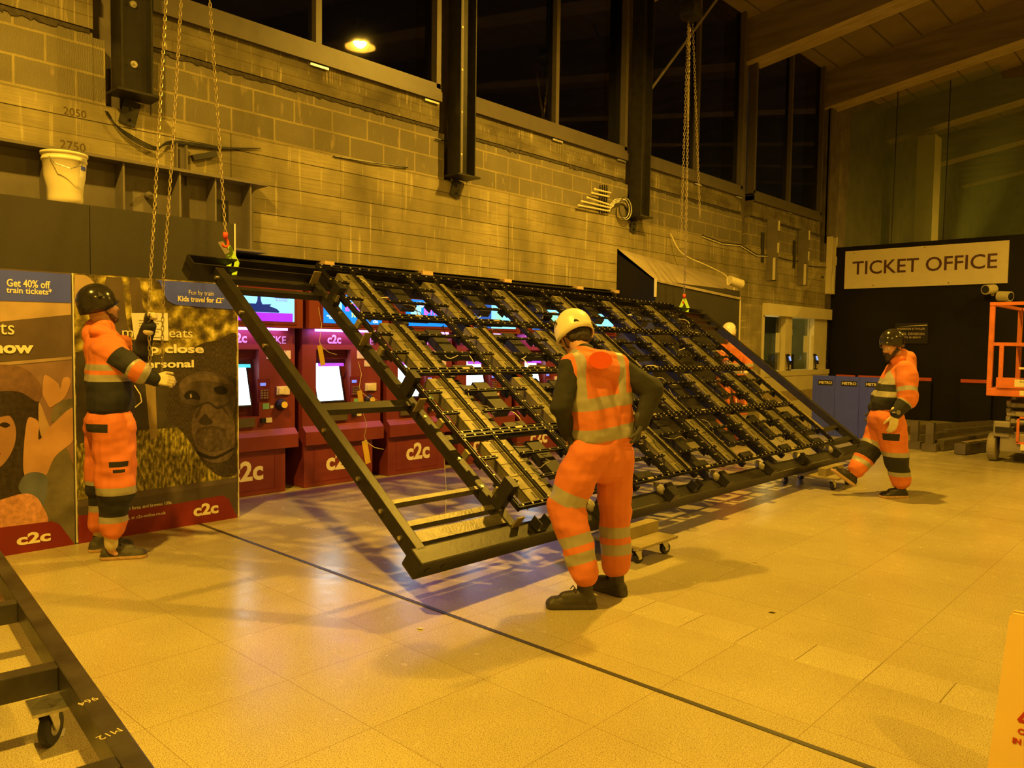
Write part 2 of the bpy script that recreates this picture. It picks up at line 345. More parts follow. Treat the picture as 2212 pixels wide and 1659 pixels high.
for y in [-1.3,2.6,6.5,10.45,14.42,18.35,22.3,26.2,30.1]:
    ti+=1; b=MB(); vs=[]
    for x in (x0,x1):
        for yy,zz in ((y,7.13),(y+.55,7.13),(y+.55,7.97),(y,7.97)): vs.append((x,yy,rz(x,zz)))
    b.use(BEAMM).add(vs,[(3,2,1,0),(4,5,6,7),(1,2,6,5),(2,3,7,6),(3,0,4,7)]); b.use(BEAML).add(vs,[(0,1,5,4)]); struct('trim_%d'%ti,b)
b=MB(); b.box((WX+.0,18.8,0),(9.9,18.95,3.93)); b.use(BLKPAINT); struct('wall_far',b,BLKPAINT)
b=MB(); b.use(DKCONC).box((-7.9,33.5,0),(10,33.6,9.5)); struct('wall_end',b)
b=MB(); b.use(CREAM).box((9.9,-9,0),(10,33.6,9.8)); struct('wall_right',b)
b=MB(); b.use(CREAM).box((-7.9,-9.1,0),(10,-9,9.8)); struct('wall_back',b)
b=MB(); b.use(DKCONC).box((WX-.5,18.5,2.42),(WX-.02,34,8.4)); struct('wall_beyond',b)
b=MB(); b.use(BLKPAINT)
for z in np.arange(.05,2.4,.3): b.box((WX-.02,18.63,z),(WX+.06,18.8,z+.285))
struct('trim_40',b)
b=MB(); b.box((WX-.06,18.5,2.42),(WX+.02,18.8,8.1)); struct('trim_41',b,DKCONC)
# ---------------------------------------------------------------- steel columns hanging on the wall
for i,(yc,zb) in enumerate(((2.74,3.66),(6.60,3.60),(10.46,3.60))):
    t=thing('steel_column',['black steel column stub left of the hoist chains, nearest the white bucket','black bolted steel column on the wall below and right of the pendant lamp','black bolted steel column beside the coiled cable and pipes'][i],'column',(WX+.14,yc,zb))
    b=MB(); b.box((-.11,-.13,0),(.11,-.115,4.9)); b.box((-.11,.115,0),(.11,.13,4.9)); b.box((-.008,-.115,0),(.008,.115,4.9)); b.build('column_section',STEEL,t)
    b=MB(); b.box((-.13,-.17,-.02),(.13,.20,0)); b.build('base_plate',STEEL,t)
    b=MB(); b.frame((-.12,.02,-.13),(1,0,0),V((0,1,-.25)).normalized(),V((0,.25,1)).normalized(),.012,.14,.22); b.cyl((-.11,.03,-.1),(-.095,.03,-.1),.012); b.cyl((-.11,.03,-.19),(-.095,.03,-.19),.012); b.build('wall_bracket',STEEL,t)
    for k in range(9):
        z=.25+k*.5; b=MB(); yy=-.04+(.05 if i==0 else .0); b.cyl((.008,yy,z),(.045,yy,z),.014,8); b.cyl((.008,yy,z),(.016,yy,z),.03,10); b.build('bolt',ZINC,t)
    if i==1:
        b=MB(); b.box((.009,-.075,.03),(.02,.0,4.8)); b.build('cover_strip',GREYM,t)
b=MB(); b.tube([(-7.0,10.62,5.55),(-5.9,11.2,7.2)],.02); tag(b.build('tie_rod',GREYM),'thin diagonal tie rod running up from the column by the cable coil','rod')
# ---------------------------------------------------------------- girder with stiffeners, hoarding with posters
t=thing('steel_girder','grey painted steel girder with web stiffeners behind the white bucket','girder',(WX,0,2.42))
b=MB(); b.box((0.0,-2,.02),(.015,3.92,.64)); b.build('web',GREYM,t)
b=MB(); b.box((0,-2,.64),(.22,3.97,.665)); b.build('top_flange',GREYM,t)
b=MB(); b.box((0,-2,0),(.2,3.97,.02)); b.build('bottom_flange',GREYM,t)
for y in (.9,1.45,2.06,2.64,3.12,3.45,3.80): b=MB(); b.box((.015,y-.008,.02),(.19,y+.008,.64)); b.build('stiffener',GREYM,t)
b=MB(); b.cyl((.015,2.9,.42),(.07,2.9,.42),.03); b.cyl((.07,2.9,.42),(.1,2.9,.40),.022); b.build('bolt_stub',GREYM,t)
b=MB(); b.use(BLACK).box((.015,3.53,.22),(.02,3.66,.48)); b.build('slot_opening',BLACK,t)
t=thing('hoarding','dark grey timber hoarding panel above and behind the travel posters','hoarding',(-6.9,0,0))
b=MB(); b.box((0,-2,0),(.452,2.19,2.585)); b.box((0,2.195,0),(.452,3.36,2.585)); b.build('board',DKPAINT,t)
b=MB(); b.box((0,3.361,0),(.455,3.375,2.585)); b.build('end_edge',WHITE,t)
PX=-6.425
def wp(u,v,x): return onx(u,v,x)
def art(parent,o,shapes,x0):
    b=MB()
    for i,(mt,pts,sm) in enumerate(shapes):
        q=[wp(u,v,x0)-o for u,v in pts]
        if sm: q=spline(q,5)
        q=[V((0,min(max(p.y,o[3] if 0 else ymin),ymax),min(max(p.z,.0),2.05)))+V((.0002*(i+1),0,0)) for p in q]
        b.use(mt).poly(q,(1,0,0),.00015)
    return b.build('artwork',None,parent)
PHO=lambda n,c,**k: P('photo_'+n,c,.45,**k)
LEAF=NG('photo_foliage'); g=LEAF; v_=g.tc.outputs['Object']
c_=g.ramp(g.noise(v_,11,6),[(.36,(.06,.045,.02)),(.5,(.22,.17,.04)),(.6,(.5,.42,.07)),(.68,(.75,.66,.25))]); g.out(c_,.45)
GRASS=NG('photo_grass'); g=GRASS; v_=g.map(g.tc.outputs['Object'],(0,0,0),(1,2,.8))
c_=g.ramp(g.noise(v_,22,7),[(.38,(.07,.06,.02)),(.52,(.25,.21,.04)),(.66,(.6,.52,.12))]); g.out(c_,.45)
FUR=NG('photo_fur'); g=FUR; v_=g.map(g.tc.outputs['Object'],(0,0,0),(1,6,1.4))
c_=g.ramp(g.noise(v_,30,7),[(.35,(.02,.015,.01)),(.55,(.06,.045,.03)),(.72,(.16,.11,.06))]); g.out(c_,.45)
# poster 1 (woman in a beret)
p1=thing('travel_poster','large travel poster of a person in a brown beret, left of the worker pulling chains','poster',(PX-.02,1.2,0))
ymin,ymax=-2.2,0.845
b=MB(); b.box((0,-2.2,.01),(.018,.85,2.06)); b.build('panel',PHO('base1',(.12,.085,.07),var=.3,scale=2),p1)
O=V((PX-.002,1.2,0)); 
def shift(parent):  # artwork built relative to a point just in front of the panel
    return parent
sh=[(PHO('tan',(.50,.36,.23)),[(-200,640),(170,655),(170,680),(-200,715)],0),(PHO('cream',(.42,.30,.21)),[(-200,800),(165,770),(165,776),(-200,808)],0),
 (PHO('mauve',(.28,.17,.14)),[(-200,810),(165,778),(170,1000),(-200,1000)],0),
 (PHO('hair',(.035,.025,.02),var=.5,scale=30),[(-60,840),(60,830),(88,880),(98,960),(80,1040),(10,1110),(-60,1120)],1),
 (PHO('beret',(.20,.11,.08),var=.2,scale=20),[(-40,795),(20,788),(60,800),(88,830),(92,850),(80,868),(40,846),(-40,842)],1),
 (PHO('face',(.42,.23,.13)),[(-62,905),(-20,892),(18,896),(34,925),(30,965),(8,1002),(-20,1016),(-52,1000),(-66,950)],1),
 (PHO('hair',(.035,.025,.02)),[(-66,880),(30,872),(34,905),(20,898),(-10,902),(-40,898),(-62,912)],1),
 (PHO('eyeb',(.02,.012,.01)),[(-2,918),(10,912),(22,918),(12,924)],1),(PHO('eyeb',(.02,.012,.01)),[(-46,922),(-34,915),(-22,922),(-34,928)],1),
 (PHO('nosef',(.30,.15,.08)),[(-14,925),(-8,926),(-6,955),(-2,962),(-14,966),(-20,960)],1),(PHO('lips',(.30,.06,.05)),[(-28,980),(-14,975),(2,980),(-12,990)],1),
 (PHO('jacket',(.17,.15,.11),var=.3,scale=8),[(60,1050),(110,960),(150,980),(172,1100),(168,1200),(60,1160)],1),
 (PHO('collar',(.50,.33,.2)),[(84,870),(100,905),(120,960),(88,940)],1),
 (PHO('lapel',(.18,.16,.12),var=.3,scale=8),[(110,900),(125,870),(162,862),(168,885),(118,912)],1),
 (PHO('handf',(.55,.31,.17)),[(92,838),(95,812),(104,812),(125,828),(130,840),(136,818),(148,815),(152,828),(140,858),(122,872),(108,880),(100,868),(92,850)],1),
 (PHO('handf',(.55,.31,.17)),[(50,990),(58,910),(72,903),(84,915),(84,950),(110,920),(160,880),(168,940),(120,985),(100,1025),(80,1030),(55,1030)],1),
 (PHO('denim',(.13,.15,.22),var=.2),[(40,1050),(60,1022),(100,1028),(98,1080),(80,1100),(50,1070)],1),
 (PHO('floral',(.62,.30,.19),var=.3,scale=25),[(-80,1110),(0,1080),(60,1066),(90,1090),(92,1140),(-80,1160)],1),
 (BLUEP,[(-300,555),(161,590.8),(164,654.5),(-300,640)],0),(REDP,[(-300,1180),(-20,1142),(112,1126),(128,1132),(167,1177),(0,1210),(-300,1260)],0)]
art(p1,O,sh,PX).location=(.018,0,0)
def wt(par,s,u,v,x,hpx,wpx,mat,bold=0,name='lettering',shear=0,align='LEFT'):
    a=wp(u,v,x); b_=wp(u+wpx,v,x); h=wp(u,v-hpx,x); o=text(name,s,.1,(x,a.y,a.z),FACEX,mat,par,'LEFT',bold,fit=abs(b_.y-a.y),fith=abs(h.z-a.z),shear=shear)
    return o
CT=P('poster_cream_text',(.9,.83,.66),.5,var=.02)
wt(p1,'Get 40% off',14,618,PX+.0046,17,94,CT,.002); wt(p1,'train tickets*',14,632,PX+.0046,14,99,CT,.002)
wt(p1,'ts',0,722,PX+.0046,24,31,CT); wt(p1,'now',-18,762,PX+.0046,19,90,CT,.004)
wt(p1,'c2c',36,1178,PX+.0046,25,74,CT,.004)
p2=thing('travel_poster','large travel poster with a chimpanzee photograph behind the worker pulling chains','poster',(PX-.02,2.1,0))
ymin,ymax=-.03,1.265
b=MB(); b.box((0,-.035,.01),(.018,1.275,2.06)); b.build('panel',LEAF.m,p2); 
b=MB(); b.box((0,1.276,.01),(.02,1.283,2.06)); b.build('panel_edge',WHITE,p2)
b=MB(); b.box((0,-.043,.01),(.02,-.036,2.06)); b.build('panel_edge',WHITE,p2)
sh=[(PHO('trunk',(.11,.08,.055),var=.3,scale=5),[(230,595),(262,598),(275,700),(300,790),(250,800),(225,700)],1),(PHO('trunk',(.11,.08,.055),var=.3),[(280,600),(300,602),(312,700),(322,900),(302,900),(290,720)],1),
 (PHO('tan',(.50,.36,.23)),[(163,594),(185,594),(208,620),(190,640),(163,660)],1),
 (PHO('dark1',(.06,.05,.035),var=.4,scale=6),[(163,760),(300,770),(400,760),(516,720),(516,960),(163,1000)],0),
 (GRASS.m,[(165,960),(300,930),(420,920),(516,945),(516,1040),(300,1066),(165,1070)],0),
 (PHO('post',(.36,.27,.13)),[(314,830),(336,828),(340,945),(325,950)],0),
 (FUR.m,[(372,812),(395,775),(430,745),(470,735),(516,730),(520,900),(520,1010),(480,1030),(440,1000),(400,940),(360,900),(365,850)],1),
 (PHO('brow',(.10,.075,.06),var=.3,scale=14),[(386,835),(400,815),(440,802),(480,812),(505,830),(510,860),(500,900),(470,880),(420,880),(395,872)],1),
 (PHO('brow2',(.15,.11,.08),var=.3,scale=20),[(388,830),(410,814),(445,808),(490,820),(488,830),(445,822),(410,828),(396,850)],1),
 (PHO('eye',(.015,.012,.01)),[(398,853),(410,843),(426,848),(432,862),(414,868),(402,862)],1),(PHO('eyelid',(.09,.065,.05)),[(402,864),(416,862),(430,866),(418,874),(404,872)],1),(PHO('eye',(.015,.012,.01)),[(462,838),(478,834),(492,842),(486,852),(468,850)],1),
 (PHO('glint',(.5,.4,.25)),[(410,852),(413,850),(415,858),(411,860)],0),
 (PHO('muzzle',(.14,.10,.075),var=.35,scale=26),[(420,890),(440,872),(470,868),(498,890),(508,940),(500,985),(470,1000),(440,990),(418,950),(414,915)],1),
 (PHO('nose',(.04,.03,.025)),[(434,903),(443,894),(452,903),(460,913),(444,919),(430,913)],1),
 (PHO('chin',(.10,.072,.055),var=.5,scale=30),[(425,930),(460,922),(494,930),(498,962),(462,976),(430,966)],1),
 (PHO('crease',(.07,.05,.038)),[(424,930),(440,922),(462,920),(490,930),(462,925),(440,927)],1),(PHO('crease',(.07,.05,.038)),[(420,900),(430,880),(440,868),(434,884),(426,902)],1),(PHO('crease',(.07,.05,.038)),[(470,870),(485,880),(496,900),(482,886)],1),(PHO('browline',(.045,.035,.03)),[(392,868),(420,880),(450,872),(470,884),(500,868),(470,878),(450,868),(420,876)],1),
 (PHO('lip',(.02,.015,.012)),[(426,974),(462,986),(502,968),(500,974),(462,992),(430,984)],1),
 (PHO('sill',(.13,.10,.085),var=.15),[(165,1080),(516,1030),(516,1040),(165,1096)],0),(PHO('sill2',(.09,.07,.06),var=.15),[(165,1096),(516,1040),(518,1130),(165,1190)],0),
 (BLUEP,[(337,601.8),(512,614.5),(512,669),(440,664),(378,658),(362,650),(352,630),(345,610)],0),
 (REDP,[(160,1115),(380,1088),(480,1070),(494,1078),(517,1118),(168,1180)],0)]
O=V((PX-.002,2.1,0)); art(p2,O,sh,PX).location=(.018,0,0)
wt(p2,'Fun by train',407,636,PX+.0046,13,54,CT); wt(p2,'Kids travel for £2*',384,650,PX+.0046,13,100,CT,.003)
wt(p2,'ming treats',262,727,PX+.0046,26,152,CT); wt(p2,'up close',300,762,PX+.0046,26,139,CT,.003); wt(p2,'& personal',262,795,PX+.0046,23,157,CT,.003)
wt(p2,'c2c',418,1115,PX+.0046,26,54,CT,.004)
wt(p2,'For our cheapest fares, and browse 100s',214,1111,PX+.0046,10,156,CT,.001).rotation_euler
wt(p2,'of great offers, at c2c-online.co.uk',220,1131,PX+.0046,9,138,CT,.001)
t=thing('paper_notice','printed white paper notice taped to the chimpanzee poster behind the chains','notice',(PX+.008,2.55,1.6))
b=MB(); q=[wp(u,v,PX+.008)-t.location for u,v in ((283,676),(362,676),(364,736),(290,733))]; b.poly(q,(1,0,0),.0015); b.build('sheet',WHITE,t)
b=MB()
for k in range(7): 
    a=wp(300,692+k*6,PX+.0105)-t.location; c=wp(350-(k%3)*7,692+k*6,PX+.0105)-t.location; b.box((a.x,a.y,a.z-.004),(a.x+.0006,c.y,a.z+.003))
b.build('printed_lines',P('grey_print',(.3,.28,.24),.6),t)
# bucket standing on the hoarding
t=thing('bucket','dented white plastic bucket standing on top of the dark hoarding','bucket',(-6.66,2.09,2.587))
b=MB(); pr=[(0,0.0),(.115,0.0),(.125,.05),(.122,.12),(.142,.22),(.15,.33),(.158,.335),(.158,.345),(.153,.35),(.153,.375),(.163,.378),(.163,.395),(.15,.395),(.146,.33),(.12,.06),(.11,.02),(0,.02)]
b.lathe(pr,n=36)
for i,vv in enumerate(b.v):
    x,y,z=vv; k=1-.10*max(0,math.sin(z*22))*max(0,math.cos(math.atan2(y,x)+1.3))*(1 if z<.25 else 0); b.v[i]=(x*k,y*k,z)
b.build('tub',P('bucket_plastic',(.80,.72,.52),.45,var=.05),t,smooth=True)
b=MB(); b.tube([(.10,-.135,.34),(.17,-.12,.28),(.22,-.03,.25),(.2,.06,.29),(.155,.085,.33)],.004); b.cyl((.13,.07,.335),(.165,.09,.335),.016); b.build('handle',ZINC,t)
b=MB()
for k in range(6):
    for z0,z1,r0,r1 in ((.12,.22,.124,.1435),(.22,.31,.1435,.150)): a0=.45+k*.1; b.add([(math.cos(a)*r,math.sin(a)*r,z) for a,z,r in ((a0,z0,r0),(a0+.1,z0,r0),(a0+.1,z1,r1),(a0,z1,r1))],[(0,1,2,3)])
b.use(WHITE); b.build('product_label',WHITE,t)
b=MB()
for k in range(4): a0=.5+k*.1; b.add([(math.cos(a)*.1515,math.sin(a)*.1515,z) for a,z in ((a0,.27),(a0+.1,.27),(a0+.1,.3),(a0,.3))],[(0,1,2,3)])
b.build('label_band',BLUEP,t)
# marks chalked on the concrete, wall sockets, cable bundle
PEN=P('pencil_marks',(.10,.07,.03),.9)
text('wall_marking','2050',.09,(WX+.002,2.33,3.41),FACEX,PEN); text('wall_marking','2750',.1,(WX+.002,2.31,3.13),FACEX,PEN)
for o in list(COL.objects):
    if o.name.startswith('wall_marking'): tag(o,'handwritten figure %s on the concrete above the bucket'%('2050' if '.' not in o.name else '2750, lower one, just over the rim'),'marking')
b=MB()
for k in range(4): b.tube(osp([(WX+.02,2.56+.006*k,3.50),(WX+.05,2.66+.01*k,3.38-.015*k),(WX+.06,2.95,3.27-.01*k),(WX+.03,3.12,3.33+.01*k),(WX+.02,3.6,3.38+.006*k),(WX+.02,4.0,3.46)]),.005,6)
tag(b.build('cable_bundle',BLACK),'loose dark cables hanging under the leftmost steel column','cable')
t=thing('wall_channel','short vertical steel channel fixed to concrete right of the cable bundle','channel',(WX,3.2,2.98))
b=MB(); b.box((0,-.05,0),(.06,-.04,.36)); b.box((0,.04,0),(.06,.05,.36)); b.box((0,-.04,0),(.01,.04,.36)); b.build('channel_section',GREYM,t)
b=MB(); b.frame((.03,.22,.30),(1,0,0),V((0,1,.35)).normalized(),V((0,-.35,1)).normalized(),.05,.24,.05); b.build('arm',BLACK,t)
# slim dark conduit runs on the concrete face
for i,(a,c) in enumerate((((940,300),(1000,312)),((720,338),(880,362)))):
    p=onx(*a,WX); q=onx(*c,WX); b=MB(); b.tube([(WX+.01,p.y,p.z),(WX+.03,(p.y+q.y)/2,(p.z+q.z)/2-.01),(WX+.01,q.y,q.z)],.009,6)
    tag(b.build('cable',BLACK),['short dark cable tail beside the middle steel column','dark cable lying along the top of the concrete beam, mid wall'][i],'cable')
# ---------------------------------------------------------------- pipes and cable coil
t=thing('pipe_cluster','white capped pipe stubs and coiled cable fixed on blockwork','pipes',(WX,9.8,3.72))
o=t.location
def L(u,v,dx): p=onx(u,v,WX)-o; return V((dx,p.y,p.z))
for k,(a,c) in enumerate((((1243,445),(1310,457)),((1250,436),(1312,450)),((1262,428),(1318,446)),((1272,418),(1308,426)),((1278,410),(1312,418)))):
    b=MB(); b.cyl(L(*a,.06),L(*c,.06),.014,10); b.ball(L(*a,.06),.022,8); b.build('pipe',CREAM,t,smooth=False)
b=MB()
for k in range(4): b.box(L(1292+k*5,462,.03)-V((.01,.009,0)),L(1292+k*5,400,.03)+V((.01,.009,0)))
b.build('support_rail',BLACK,t)
cc=L(1341,452,.07)
for k in range(5):
    b=MB(); r=.13+.012*k; b.tube([cc+V((.012*k-.02,math.cos(a)*r,math.sin(a)*r)) for a in np.linspace(0,2*PI,24,endpoint=False)],.006,6,True); b.build('cable_coil',WHITE if k%2 else BLACK,t)
b=MB()
for k in range(3): b.tube([L(1310,455-5*k,.06),L(1320,440-4*k,.07),cc+V((0,-.06,.13+.01*k)),cc+V((0,.05,.14))],.006,6)
b.build('cable_tail',WHITE,t)
# ---------------------------------------------------------------- soffit beam over machines and packers
t=thing('lintel_beam','long black steel lintel beam under the concrete above ticket machines','beam',(WX,0,2.2))
b=MB(); b.box((-.12,3.5,.0),(.04,10.0,.02)); b.box((-.12,4.72,.17),(.05,10.0,.19)); b.box((-.04,3.5,.0),(-.02,10.0,.17)); b.build('beam_section',STEEL,t)
b=MB(); b.box((-.3,3.45,.13),(.11,5.3,.15)); b.build('ledge_plate',STEEL,t)
for i,(y0,wd,h) in enumerate(((4.70,.12,.12),(6.05,.16,.05),(7.45,.14,.045),(9.0,.14,.045),(9.95,.1,.05))):
    o=MB(); o.box((-.05,0,0),(.1,wd,h)); q=o.build('timber_packer',TIM,None,bevel=.003); q.location=(WX-.02,y0,2.39 if i else 2.352); q.location.z=2.42-h-.001 if i else 2.351-.0; 
    tag(q,['tall pale timber packer at the left end under the concrete','small pale timber packer on the lintel, second from left','small pale timber packer on the lintel, third from left','small pale timber packer on the lintel, fourth from left','small pale timber packer at the right end of the lintel'][i],'packer','timber packers on the lintel beam')
    if i==0: q.scale.z=.55
# ---------------------------------------------------------------- ticket machines
def area_text(*a,**k): return text(*a,**k)
WT=EM('lit_white_text',(1,1,1),1.6)
def screen_text(s,size,y,z,x,col,par,es=1.2,bold=.002,al='CENTER',shear=0,name='screen_text'):
    return text(name,s,size,(x,y,z),FACEX,EM('lit_%.2f_%.2f_%.2f_%.1f'%(*col,es),col,es) if es else P('dark_text',(.02,.02,.06),.5),par,al,bold,shear=shear)
kinds=['fig','rail','rail','cyan','cyan','cyan']
ords=['behind the near end of the frame, showing 116 000','second from the left, showing a railcard advert','third from the left','fourth from the left','fifth from the left','farthest, beside the dark kiosk']
for i in range(6):
    Y=3.42+1.12*i
    t=thing('ticket_machine','dark red ticket machine %s'%ords[i],'ticket machine',(-7.22,Y,0),group='ticket machines in the recess')
    b=MB(); b.box((-.7,.0,0),(0,.9,.46)); b.build('lower_cabinet',REDM,t,bevel=.008)
    b=MB(); b.box((-.7,0,.46),(.04,1.03,.60)); b.add([(0.04,0,.60),(0.04,1.03,.60),(-.03,1.03,.66),(-.03,0,.66),(-.7,0,.60),(-.7,1.03,.60),(-.7,1.03,.66),(-.7,0,.66)],[(0,1,2,3),(4,7,6,5),(3,2,6,7),(0,4,5,1),(0,3,7,4),(1,5,6,2)]); b.build('ledge',REDM,t)
    b=MB(); x=-.03; ry0,ry1,rz0,rz1=.17,.62,.80,1.48     # facia around the screen recess
    for a,c in (((-.7,0,.66),(x,ry0,1.70)),((-.7,ry1,.66),(x,1.03,1.70)),((-.7,ry0,.66),(x,ry1,rz0)),((-.7,ry0,rz1),(x,ry1,1.70)),((-.7,ry0,rz0),(-.17,ry1,rz1))): b.box(a,c)
    b.build('facia',REDM,t)
    b=MB(); b.box((-.17,ry0,1.38),(-.10,ry1,1.48)); b.build('recess_hood',REDD,t)
    b=MB(); b.frame((-.115,.37,1.12),V((.95,0,.25)).normalized(),(0,1,0),V((-.25,0,.95)).normalized(),.03,.36,.45); sc=b.build('touchscreen_bezel',GLASSB,t)
    b=MB(); b.frame((-.098,.37,1.125),V((.95,0,.25)).normalized(),(0,1,0),V((-.25,0,.95)).normalized(),.004,.33,.42); b.build('touchscreen',EM('touchscreen_white',(.62,.86,1),4.5),sc)
    b=MB(); b.frame((-.047,.37,1.315),V((.95,0,.25)).normalized(),(0,1,0),V((-.25,0,.95)).normalized(),.004,.33,.035); b.build('screen_banner',EM('banner_cyan' if i==0 else 'banner_purple',(.05,.6,.7) if i==0 else (.45,.05,.65),1.3),sc) if 1 else None
    b=MB(); b.frame((-.115,.39,1.0),V((.95,0,.25)).normalized(),(0,1,0),V((-.25,0,.95)).normalized(),.008,.07,.012); b.build('screen_button',EM('button_purple',(.4,.05,.6),1.),sc)
    b=MB(); b.box((-.7,0,1.70),(.10,1.05,2.16)); b.build('header_box',REDM,t,bevel=.01)
    b=MB(); b.box((.02,.12,1.675),(.05,.9,1.70)); b.build('light_strip',EM('purple_light',(.62,.16,1),7),t)
    for k in range(1):
        l=bpy.data.lights.new('strip_light','AREA'); l.shape='RECTANGLE'; l.size=.06; l.size_y=.8; l.energy=1.3; l.color=(.75,.22,1)
        q=bpy.data.objects.new('strip_light',l); q.parent=t; q.location=(.045,.5,1.668); q.rotation_euler=(0,math.radians(30),0); COL.objects.link(q)
    # upper display
    d0,d1,z0,z1=.17,.94,1.765,2.075
    b=MB(); b.box((.10,d0-.03,z0-.03),(.108,d1+.03,z1+.03)); fr=b.build('display_bezel',REDD,t)
    kd=kinds[i]; bc={'fig':(.28,.72,1),'rail':(.0,.22,.95),'cyan':(.25,.80,1)}[kd]
    b=MB(); b.box((.108,d0,z0),(.111,d1,z1)); b.build('display_screen',EM('display_'+kd,bc,1.5),fr)
    X=.1115; tl=t.location
    def T(s,size,y,z,col,es=1.2,bold=.002,al='CENTER',shear=0): return screen_text(s,size,tl.y+y,z,tl.x+X,col,fr_,es,bold,al,shear)
    fr_=t
    if kd=='fig':
        b=MB(); b.box((X,d0,z0),(X+.001,d1-.02,z0+.085)); b.build('display_band',EM('band_purple',(.35,.02,.8),1.6),t)
        T('c2c',.06,.84,z0+.025,(1,1,1)); T('116 000',.055,.79,z1-.07,(.55,.3,.9)); T('Free confidential\nThe Samaritans',.022,.79,z1-.105,(.3,.4,.9)); T('having\nable',.05,.26,z1-.1,(.05,.15,.6),.6); T('ing, text us free',.022,.29,z1-.04,(.1,.3,.8),.6)
        b=MB(); pts=[(.30,.09),(.42,.145),(.46,.17),(.53,.17),(.545,.20),(.55,.25),(.545,.285),(.565,.295),(.585,.285),(.58,.25),(.585,.20),(.60,.165),(.70,.17),(.68,.15),(.76,.125),(.79,.10),(.78,.087),(.30,.087)]
        b.poly([(X,a-.02,z0+c) for a,c in pts],(1,0,0),.001); b.build('display_figure',EM('figure_blue',(.01,.05,.35),.5),t)
    elif kd=='rail':
        T('RAILCARD?',.085,.58,z1-.085,(1,1,1),1.6,.004); T('E-TICKET',.105,.66,z1-.17,(.9,.1,.9),1.6,.005); T('Your way',.065,.64,z1-.235,(.75,1,.1),1.6,.003,shear=.3); T('c2c',.05,.85,z0+.02,(1,1,1),1.5); T('Get up to one ticket\nbought online',.022,.3,z0+.05,(.7,.9,1),1.2)
        b=MB(); b.box((X,.24,z0+.10),(X+.0008,.4,z1-.07)); b.build('display_card',EM('card_cyan',(.35,.85,1),1.4),t)
    else:
        b=MB(); b.box((X,d0,z0),(X+.0008,d0+.3,z1)); b.build('display_stripe',EM('cy2',(.02,.12,.5),1.),t)
        T('c2c',.06,.82,z0+.03,(1,1,1),1.4); b=MB(); b.ball((X,.62,z0+.17),.07,12,(.02,1,1)); b.build('display_spot',EM('green_spot',(.3,1,.5),1.4),t)
    # lettering and fittings
    tx=tl.x-.03+.001
    text('brand_lettering','c2c',.13,(tx,tl.y+.40,1.55),FACEX,P('facia_text',(.9,.85,.85),.5),t,'CENTER',.004)
    text('heading_lettering','TICKE' if i<2 else 'TICKETS',.11,(tx,tl.y+(.93 if i<2 else 1.01),1.54),FACEX,MATS['facia_text'],t,'RIGHT',.001)
    text('base_lettering','c2c',.27,(tl.x+.001,tl.y+.46,.165),FACEX,CT,t,'CENTER',.009)
    b=MB(); b.box((-.03,.70,1.38),(-.024,.98,1.47)); b.build('notice_label',CREAM,t,bevel=.002)
    text('label_text','This machine is\ncard only',.028,(tx+.006,tl.y+.84,1.43),FACEX,P('brown_text',(.2,.1,.06),.6),t)
    b=MB(); b.box((-.03,.80,1.29),(-.025,.93,1.36)); b.build('small_label',CREAM,t)
    b=MB(); b.box((-.028,.60,.95),(-.026,.74,1.18)); b.box((-.028,.62,.97),(-.012,.72,1.08)); b.build('keypad_housing',REDD,t)
    b=MB()
    for r in range(4):
        for c_ in range(3): b.box((-.012,.63+c_*.03,.98+r*.025),(-.006,.65+c_*.03,.995+r*.025))
    b.build('key',ZINC,t)
    b=MB(); b.box((-.026,.63,1.11),(-.02,.69,1.14)); b.build('keypad_display',EM('keypad_blue',(.25,.3,.9),1.),t)
    b=MB(); b.box((-.03,.81,1.01),(-.01,.96,1.10)); b.box((-.01,.83,1.02),(.005,.89,1.08)); b.build('coin_slot_plate',CREAM,t,bevel=.003)
    b=MB(); b.lathe([(0,0),(.062,0),(.062,.03),(.04,.07),(0,.07)],(-.03,.86,.91),20,'x'); kn=b.build('reader_knob',BLACK,t,smooth=False)
    b=MB(); b.lathe([(0,.071),(.034,.071),(.034,.078),(0,.078)],(-.03,.865,.91),20,'x'); b.build('knob_face',P('amber_face',(.85,.62,.15),.4),kn)
    b=MB(); b.box((-.03,.66,.87),(-.026,.73,.93)); b.build('green_sticker',P('green_sticker_p',(.2,.45,.3),.4),t)
    b=MB(); b.box((-.03,.745,.875),(-.026,.78,.905)); b.build('price_sticker',CREAM,t)
    b=MB(); b.box((-.03,.2,.70),(-.005,.56,.79)); b.build('ticket_tray',P('tray_grey',(.12,.10,.05),.3),t)
    b=MB(); b.box((-.03,.63,.73),(.0,.68,.78)); b.build('card_slot',BLACK,t); b=MB(); b.box((-.03,.69,.73),(-.022,.76,.78)); b.build('slot_label',CREAM,t)
    b=MB(); b.box((0,.12,.05),(.0015,.78,.055)); b.box((0,.12,.42),(.0015,.78,.425)); b.box((0,.12,.05),(.0015,.125,.42)); b.box((0,.775,.05),(.0015,.78,.42)); b.build('service_panel_seam',REDD,t)
